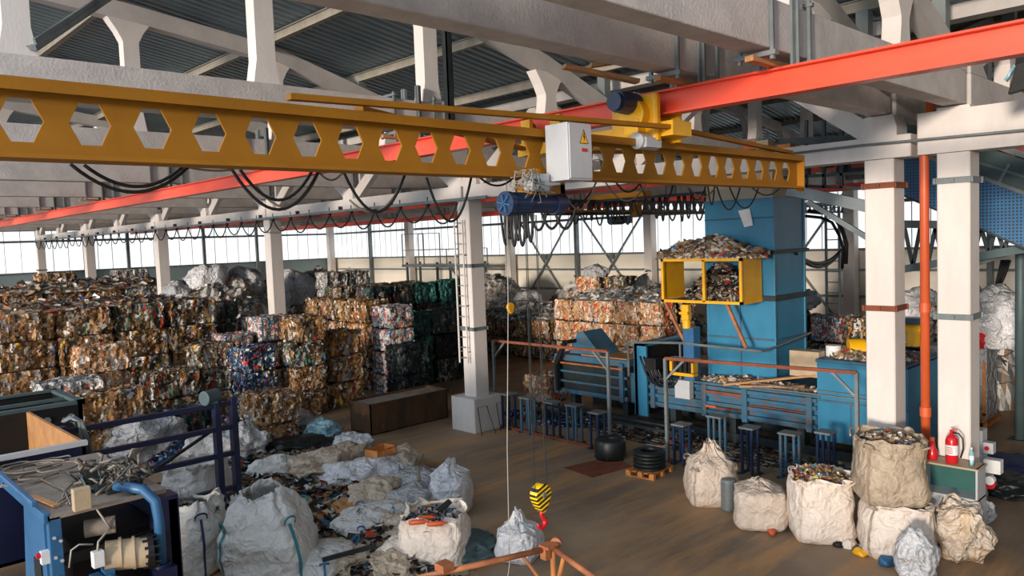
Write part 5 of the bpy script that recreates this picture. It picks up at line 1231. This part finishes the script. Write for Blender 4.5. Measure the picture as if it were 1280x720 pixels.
        for _ in range(420):
            r = rn.random()**.5*.93; a = rn.random()*2*PI; x = math.cos(a)*w/2*r+cx_; y = math.sin(a)*d/2*r+cy_
            flake(hb, (x, y, zc+fill_h*(1-r*r)+.02), (rn.uniform(-.5, .5), rn.uniform(-.5, .5), 1), rn.uniform(.02, .06), pick(fill, rn), rn, .9)
        o = hb.build(cname, 'scrap', t, colors=True); o['kind'] = 'stuff'
    return t
def sack(loc, w, d, h, mat, label, group, seed, rz=0, n=72, m=40, sharp=1.0, peak=None, name='plastic_sack', cat='sack', squash=.55, tilt=0):
    """crumpled soft sack or bundle of sheet lying on what is below it"""
    mb = MB(loc); off = Vector((seed*3.3, seed*8.1, seed*1.9)); L_ = Vector(loc); vs = []
    cr, sr = math.cos(rz), math.sin(rz)
    for j in range(m+1):
        ph = PI*j/m
        for i in range(n):
            a = 2*PI*i/n; p = Vector((math.sin(ph)*math.cos(a), math.sin(ph)*math.sin(a), math.cos(ph)))
            e = .8; q = Vector((math.copysign(abs(p.x)**e, p.x), math.copysign(abs(p.y)**e, p.y), p.z))
            big = noise.noise(q*1.1+off)*.28; f = (crumple(q, 1.6, seed)-.5)*.42*sharp; f2 = (crumple(q, 4.0, seed+2)-.45)*.17*sharp; f3 = (crumple(q, 9.0, seed+4)-.45)*.05*sharp
            r = 1+big+f+f2+f3
            q = q*r; x, y, z = q.x*w/2, q.y*d/2, q.z
            z = (z+.75)/1.75*h if z > -.75 else 0
            if peak:
                k = math.exp(-((x-peak[0]*w/2)**2+(y-peak[1]*d/2)**2)/(2*(.16*w)**2)); z += peak[2]*h*k*(1 if p.z > 0 else 0)
            z += tilt*x
            z = max(z, .003); vs.append((L_.x+x*cr-y*sr, L_.y+x*sr+y*cr, L_.z+z))
    mb.add(vs, [(j*n+i, j*n+(i+1) % n, (j+1)*n+(i+1) % n, (j+1)*n+i) for j in range(m) for i in range(n)])
    return tag(mb.build(name, mat, smooth=True), label, cat, group)
def fl(x, y, z=0): return at(x, y, z=z)
RB = 'bulk bags standing by the right columns'
def base(px, py, dd, z=0):
    """middle of a bag whose nearest foot is seen at the pixel"""
    p = at(px, py, z=z); v = Vector((p.x, p.y, 0)).normalized(); return Vector((p.x, p.y, z)) + v*dd
bulk_bag(base(889, 634, .42), .98, .9, .78, 'bag_beige', 'dirty beige bulk bag with twisted top, leftmost of the right group', RB, 1, rz=.75, collar=.34, open_=.5, slump=.25, strap='bag_dirty', close=True)
bulk_bag(base(951, 664, .38), .88, .85, .66, 'bag_beige', 'low beige bulk bag right of the leftmost one', RB, 2, rz=.6, collar=.14, open_=.6, slump=.15, straps=False, close=True)
bulk_bag(base(1026, 681, .46), .98, .95, 1.0, 'bag_cream', 'cream bulk bag filled with crushed cans and packets', RB, 3, rz=.62, fill='cans', collar=.1, open_=.98, strap='bag_beige', cname='crushed_packets', fill_h=.2, bulge=.06)
bb = base(1120, 702, .48)
bulk_bag(bb, 1.05, 1.0, .82, 'bag_cream', 'cream bulk bag carrying the dirty bag on top', RB, 4, rz=.58, collar=.04, open_=.9, straps=True, strap='bag_dirty', bulge=.1)
bulk_bag(bb + Vector((.05, .12, .84)), 1.1, 1.0, .95, 'bag_dirty', 'dirty brown bulk bag stacked on the cream bag before the column', RB, 5, rz=.62, collar=.1, open_=.95, fill='litter', bulge=.04, strap='strap_beige', cname='yellow_scrap')
q = base(911, 643, .22); mb = MB(q); mb.cyl(q, q+Vector((0, 0, .62)), .14, 28, ); tag(mb.build('grey_roll', 'steel_grey', bevel=.04), 'grey upright roll standing between the two leftmost bags', 'roll')
SK = 'plastic sacks by the right columns'
sack(base(1202, 697, .12), .9, .8, .9, 'sheet_orange', 'orange stained clear plastic bundle right of the stacked bags', SK, 21, rz=.5)
sack(base(1146, 728, .2), .75, .55, .62, 'sheet_white', 'white plastic sack at the bottom edge before the cream bag', SK, 22, rz=.3, peak=(-.6, .2, .3), sharp=1.1)
sack(base(1225, 620, .2), .4, .4, .75, 'sheet_white', 'thin upright white plastic bundle right of the cabinet', SK, 23, rz=.1, peak=(0, 0, .2))
sack(base(1222, 655, .2), .5, .45, .4, 'sheet_white', 'small white plastic lump at right end of the bag group', SK, 24)
sack(base(1265, 625, .4), 1.2, 1.0, .35, 'rubber_black', 'dark blue black tarpaulin heap at the right edge', SK, 25, rz=.3)
sack(base(1262, 590, .4), 1.6, 1.0, .2, 'strap_navy', 'dark blue sheet lying on floor at the right edge', SK, 26, rz=.3)
for k, (x, y, mt, s, lb) in enumerate(((1062, 684, 'bag_cream', .12, 'crushed packet on floor between cream bags'), (1075, 694, 'bright_yellow', .1, 'yellow green carton on floor between cream bags'), (1083, 686, 'sheet_white', .1, 'white crumpled packet on floor between cream bags'),
        (1108, 706, 'blue_light', .13, 'blue carton before the cream bag under the stack'), (965, 668, 'pvc_orange', .08, 'small orange scrap before the low beige bag'), (1048, 683, 'black', .08, 'black ring shaped scrap beside the can bag'))):
    sack(fl(x, y), s*2.2, s*1.6, s*1.1, mt, lb, 'litter by the right bags', 40+k, rz=k, n=20, m=12, name='crushed_packet', cat='litter')
for k, (x, y) in enumerate(((834, 520), (690, 610), (715, 609), (835, 612), (816, 447), (975, 700), (1120, 560))):
    pass
# bottom left bags
LB = 'bulk bags heaped at the bottom left'
bulk_bag(base(246, 722, .42), .92, .9, 1.0, 'bag_white', 'grey white bulk bag with navy straps beside the blue machine', LB, 6, rz=.7, strap='strap_navy', collar=.2, open_=.75, fill='junk', fill_h=.03)
bulk_bag(base(345, 742, .6), 1.35, 1.2, 1.12, 'bag_white', 'largest grey white bulk bag with teal straps at bottom left', LB, 7, rz=.85, strap='strap_teal', collar=.34, open_=.5, slump=.25, bulge=.14, lean=(.05, .1), fold=.045)
bulk_bag(base(250, 655, .5), 1.25, 1.0, .95, 'bag_white', 'pale bulk bag with jagged top behind the navy strap bag', LB, 8, rz=.65, strap='bag_white', collar=.2, open_=.95, straps=False)
bulk_bag(base(545, 716, .5), 1.15, 1.05, .72, 'bag_cream', 'cream bulk bag filled with bottles, bottom centre', LB, 9, rz=.7, fill='plastic', collar=.16, open_=.95, straps=False, cname='plastic_bottles', bulge=.12)
bulk_bag(base(650, 705, .3), .7, .65, .5, 'sheet_white', 'small white plastic bag right of the bottle bag', LB, 10, rz=.4, collar=.22, open_=.35, straps=False, close=True)
bulk_bag(base(565, 648, .35), .75, .7, .78, 'sheet_white', 'tall white plastic bag behind the bottle bag', LB, 11, rz=.5, collar=.25, open_=.35, straps=False, close=True)
bulk_bag(base(455, 690, .4), 1.0, .9, .5, 'bag_white', 'slumped grey bag with blue straps left of the bottle bag', LB, 12, rz=.3, strap='strap_blue', collar=.12, open_=.5, close=True, slump=.3)
bulk_bag(base(405, 735, .35), 1.0, .8, .45, 'bag_white', 'flattened grey bag with blue strap at the bottom edge', LB, 13, rz=.5, strap='strap_blue', collar=.1, open_=.6, close=True)
SL = 'crumpled sheets and sacks on the bottom left heap'
S = [ # px, py, z, w, d, h, material, label
 (365, 535, .2, 1.0, .8, .55, 'sheet_grey', 'grey film sheet at the top left of the heap before bales'),
 (404, 545, .25, .75, .7, .5, 'sheet_blue', 'light blue plastic sheet at the top of the heap'),
 (440, 556, .25, .8, .6, .35, 'sheet_white', 'whitish sheet right of the light blue one'),
 (372, 560, .25, 1.2, .9, .35, 'rubber_black', 'black film below the light blue sheet'),
 (425, 572, .3, 1.2, .8, .35, 'sheet_beige', 'beige sacking under the blue sheet at heap top'),
 (400, 590, .3, 1.1, 1.0, .55, 'sheet_beige', 'striped beige sack left in the upper heap'),
 (350, 598, .25, 1.0, .9, .5, 'bag_white', 'grey sack leaning behind the largest bag'),
 (455, 596, .3, 1.3, .9, .45, 'sheet_white', 'white plastic sheet across the middle of the heap'),
 (500, 580, .25, 1.2, .7, .4, 'sheet_beige', 'beige sack under the orange crate'),
 (520, 605, .2, 1.2, .8, .35, 'sheet_grey', 'grey plastic bundle behind the tall white bag'),
 (470, 625, .3, .8, .7, .5, 'sheet_beige', 'tan fibrous sack at the centre of the heap'),
 (520, 630, .25, 1.0, .7, .4, 'sheet_grey', 'translucent grey sheet left of the tall white bag'),
 (500, 655, .3, 1.1, .8, .35, 'sheet_beige', 'folded tan sack behind the bottle bag'),
 (470, 650, .3, .9, .8, .35, 'bag_white', 'grey sheet with blue tape at heap centre'),
 (510, 690, .2, .8, .6, .3, 'bag_cream', 'cream crumpled sheet left of the bottle bag'),
 (490, 712, .15, .7, .5, .3, 'sheet_beige', 'tan crumpled paper at the bottom edge'),
 (440, 640, .25, .6, .5, .3, 'cardboard', 'torn brown card piece at heap centre'),
 (325, 640, .3, .7, .6, .6, 'bag_white', 'grey bag behind and left of the largest bag'),
 (590, 690, .1, .7, .6, .3, 'steel_green', 'dark teal sheet between bottle bag and small bag'),
 (310, 575, .1, .9, .8, .8, 'sheet_grey', 'grey crumpled sack beside the rail frame end'),
 (270, 578, .1, 1.0, .8, .7, 'bag_white', 'pale sack behind the rail frame'),
 (190, 570, .0, 1.4, 1.0, .9, 'sheet_grey', 'grey tarpaulin bundle seen through the rail frame'),
 (160, 545, .4, 1.2, .9, .6, 'sheet_grey', 'bluish grey sheet over the rail by the brown bale'),
 (420, 700, .25, .8, .7, .3, 'sheet_beige', 'creased beige sheet beside the slumped grey bag'),
]
for k, (x, y, z, w, d, h, mt, lb) in enumerate(S):
    p = at(x, y, z=z); p.z = z*.6
    sack(p, w*1.3, d*1.3, h*1.05, mt, lb, SL, 60+k, rz=k*.9, sharp=1.45, name='crumpled_sheet' if 'sheet' in lb else 'crumpled_sack', cat='sheet' if 'sheet' in lb else 'sack', n=64, m=34)
def part_bar(name, a, za, b_, zb, w, h, mat, label, cat):
    p = at(a[0], a[1], z=za); q = at(b_[0], b_[1], z=zb); mb = MB(p); mb.bar(p, q, w, h); tag(mb.build(name, mat), label, cat)
part_bar('metal_tube', (403, 700), .55, (470, 682), .6, .06, .06, 'steel_dark', 'dark metal tube lying across the heap at bottom', 'tube')
part_bar('plastic_strip', (540, 645), .75, (563, 626), .95, .16, .03, 'black', 'black plastic piece poking up behind the bottle bag', 'scrap')
part_bar('card_sheet', (530, 630), .75, (543, 627), .8, .3, .02, 'cardboard', 'small square of brown card behind the bottle bag', 'card')
t = thing('orange_crate', 'orange plastic crate on top of the heap', 'crate', at(476, 568, z=.62), .2)
b = MB(); b.box((-.3, -.2, 0), (.3, .2, .02)); b.box((-.3, -.2, 0), (-.28, .2, .16)); b.box((.28, -.2, 0), (.3, .2, .16)); b.box((-.3, .18, 0), (.3, .2, .16))
for x in (-.3, -.12, .08, .26): b.box((x, -.2, 0), (x+.04, -.18, .16))
b.box((-.3, -.2, .13), (.3, -.18, .16)); b.build('shell', 'wood_orange', t)
mb = MB(at(528, 598, z=.7)); o_ = mb.o; mb.tube([o_+Vector((-.15, -.1, 0)), o_+Vector((-.05, .05, .2)), o_+Vector((.1, .1, .22)), o_+Vector((.3, .0, .05)), o_+Vector((.42, -.1, -.05))], .03, 8); tag(mb.build('metal_bar', 'cable_tan', smooth=True), 'bent grey metal handle sticking out of the heap', 'handle')
for k, (x, y) in enumerate(((560, 657), (535, 652))): pass
OB = [((522, 653), 'first orange bottle in the bottle bag, left'), ((531, 648), 'second orange bottle in the bottle bag, behind'), ((545, 655), 'third orange bottle in the bottle bag, right')]
for k, ((x, y), lb) in enumerate(OB):
    p = at(x, y, z=.86); mb = MB(p); mb.tube([p+Vector((-.1, .1, 0)), p+Vector((-.06, .06, 0)), p+Vector((.07, -.07, .01)), p+Vector((.1, -.1, .012)), p+Vector((.13, -.13, .012))], [.03, .042, .042, .016, .016], 12); tag(mb.build('orange_bottle', 'pvc_orange', smooth=True), lb, 'bottle', 'orange bottles in the bottle bag')
p = at(868, 326, X=17.1); sack(p, .3, .55, .14, 'bright_yellow', 'small yellow bag lying on the near corner of the yellow cage', 'yellow bag on the cage', 150, n=30, m=16, cat='bag')
# white bags and red cloth on the pallet load at the right
WB = 'white sacks piled at the right edge'
for k, (x, y, w, h, mt, lb) in enumerate(((1238, 404, 1.5, 1.0, 'sheet_white', 'large white sack on the wrapped load behind right column'), (1222, 385, 1.2, .6, 'sheet_grey', 'pale sack top left of the white pile at right'), (1268, 398, 1.4, 1.3, 'sheet_white', 'white sack right of the dark green post'),
        (1220, 422, .9, .5, 'extinguisher_red', 'red cloth bundle in the white sacks at right'), (1143, 392, 1.3, .8, 'sheet_white', 'white sack seen between the two near columns'), (1150, 375, 1.0, .7, 'sheet_grey', 'grey sack above white one between near columns'), (1245, 372, 1.2, .7, 'sheet_grey', 'grey sack at the top of right pile'))):
    p = at(x, y, X=22.95 if 'red' in lb else 23.4 if x > 1200 else 26.2); p.z = {0: 2.02, 1: 2.5, 2: 2.02, 3: 2.02, 4: 2.0, 5: 2.6, 6: 2.9}[k]
    sack(p, w, w*.8, h, mt, lb, WB, 90+k, rz=k, n=48, m=26)
t = thing('wrapped_pallet', 'film wrapped pallet load with yellow wooden frame behind right column', 'pallet', (22.6, 6.3, 0))
b = MB(); b.box((0, -.2, .14), (1.1, 1.3, 2.02), .08); b.build('wrapped_load', 'sheet_grey', t, bevel=.02)
b = MB(); [b.box((-.04, y, .14), (0, y+.07, 1.7)) for y in (-.2, .1, 1.2)]; b.box((-.04, -.2, .3), (0, 1.3, .36)); b.build('wooden_frame', 'wood_orange', t)
b = MB(); b.box((-.05, -.25, 0), (1.15, -.15, .12)); b.box((-.05, .5, 0), (1.15, .6, .12)); b.box((-.05, 1.2, 0), (1.15, 1.3, .12)); b.box((-.05, -.25, .1), (1.15, 1.3, .14)); b.build('pallet_base', 'wood_orange', t)
t = thing('sheet_stack', 'blue grey stack of flattened sheets at the right edge', 'stack', (22.8, 3.2, 0))
b = MB(); random.seed(2)
for k in range(16): o_ = random.uniform(-.06, .06); b.box((o_, -.6+o_, .1+k*.12), (1.3+o_, 2.1+o_, .21+k*.12))
b.build('folded_sheet', 'steel_green', t); b = MB(); b.box((0, -.5, 0), (1.2, 2.0, .1)); b.build('base', 'steel_dark', t)
# big pale sacks on the far film heap
for k, (x, y, w, lb) in enumerate(((258, 352, 3.2, 'grey bulk sack on far heap under windows, leftmost'), (306, 352, 3.0, 'pointed pale sack on far heap, left of second column'), (295, 368, 2.6, 'whitish sack low in the far heap under windows'), (222, 362, 2.4, 'white translucent sack at left end of far heap'),
        (372, 358, 3.4, 'clear film bundle on far heap right of second column'), (330, 358, 2.2, 'grey sack touching second column on far heap'))):
    p = at(x, y, Y=38.5 if x < 340 else 41); 
    sack(p - Vector((0, 0, 1.0)), w*.62, w*.6, w*.55, 'sheet_grey' if k % 2 else 'sheet_white', lb, 'pale sacks on the far film heap', 110+k, rz=k*1.1, n=48, m=26)
for k, (x, y, w, lb) in enumerate(((745, 338, 1.6, 'pale plastic bundle on top of the bale pair'), (660, 372, 2.2, 'clear film bundle left on the bale wall tops'), (1000, 372, 2.0, 'grey film bundle right of the blue tower'))):
    p = at(x, y, X=[26.4, 27.5, 25.2, 27][k]); sack(p - Vector((0, 0, w*.2)), w*.6, w*.6, w*.35, 'sheet_grey', lb, 'film bundles on the right piles', 130+k, rz=k, n=48, m=26)
# ================================================================ LIGHT
w = bpy.data.worlds.new('world'); SC.world = w; w.use_nodes = True; bg = w.node_tree.nodes['Background']
bg.inputs[0].default_value = (.74, .86, 1.0, 1); bg.inputs[1].default_value = 2.0
sd = bpy.data.lights.new('sun', 'SUN'); so = bpy.data.objects.new('sun', sd); COL.objects.link(so)
sd.energy = 3.9; sd.color = (1, .86, .72); sd.angle = math.radians(7)
dirv = Vector((math.cos(math.radians(14)), math.sin(math.radians(14)), -math.tan(math.radians(5.2))))
so.rotation_euler = dirv.to_track_quat('-Z', 'Y').to_euler(); so.location = (-20, -5, 15)
SC.view_settings.exposure = 0.0
# fixed size for thing bases
bpy.context.view_layer.update()
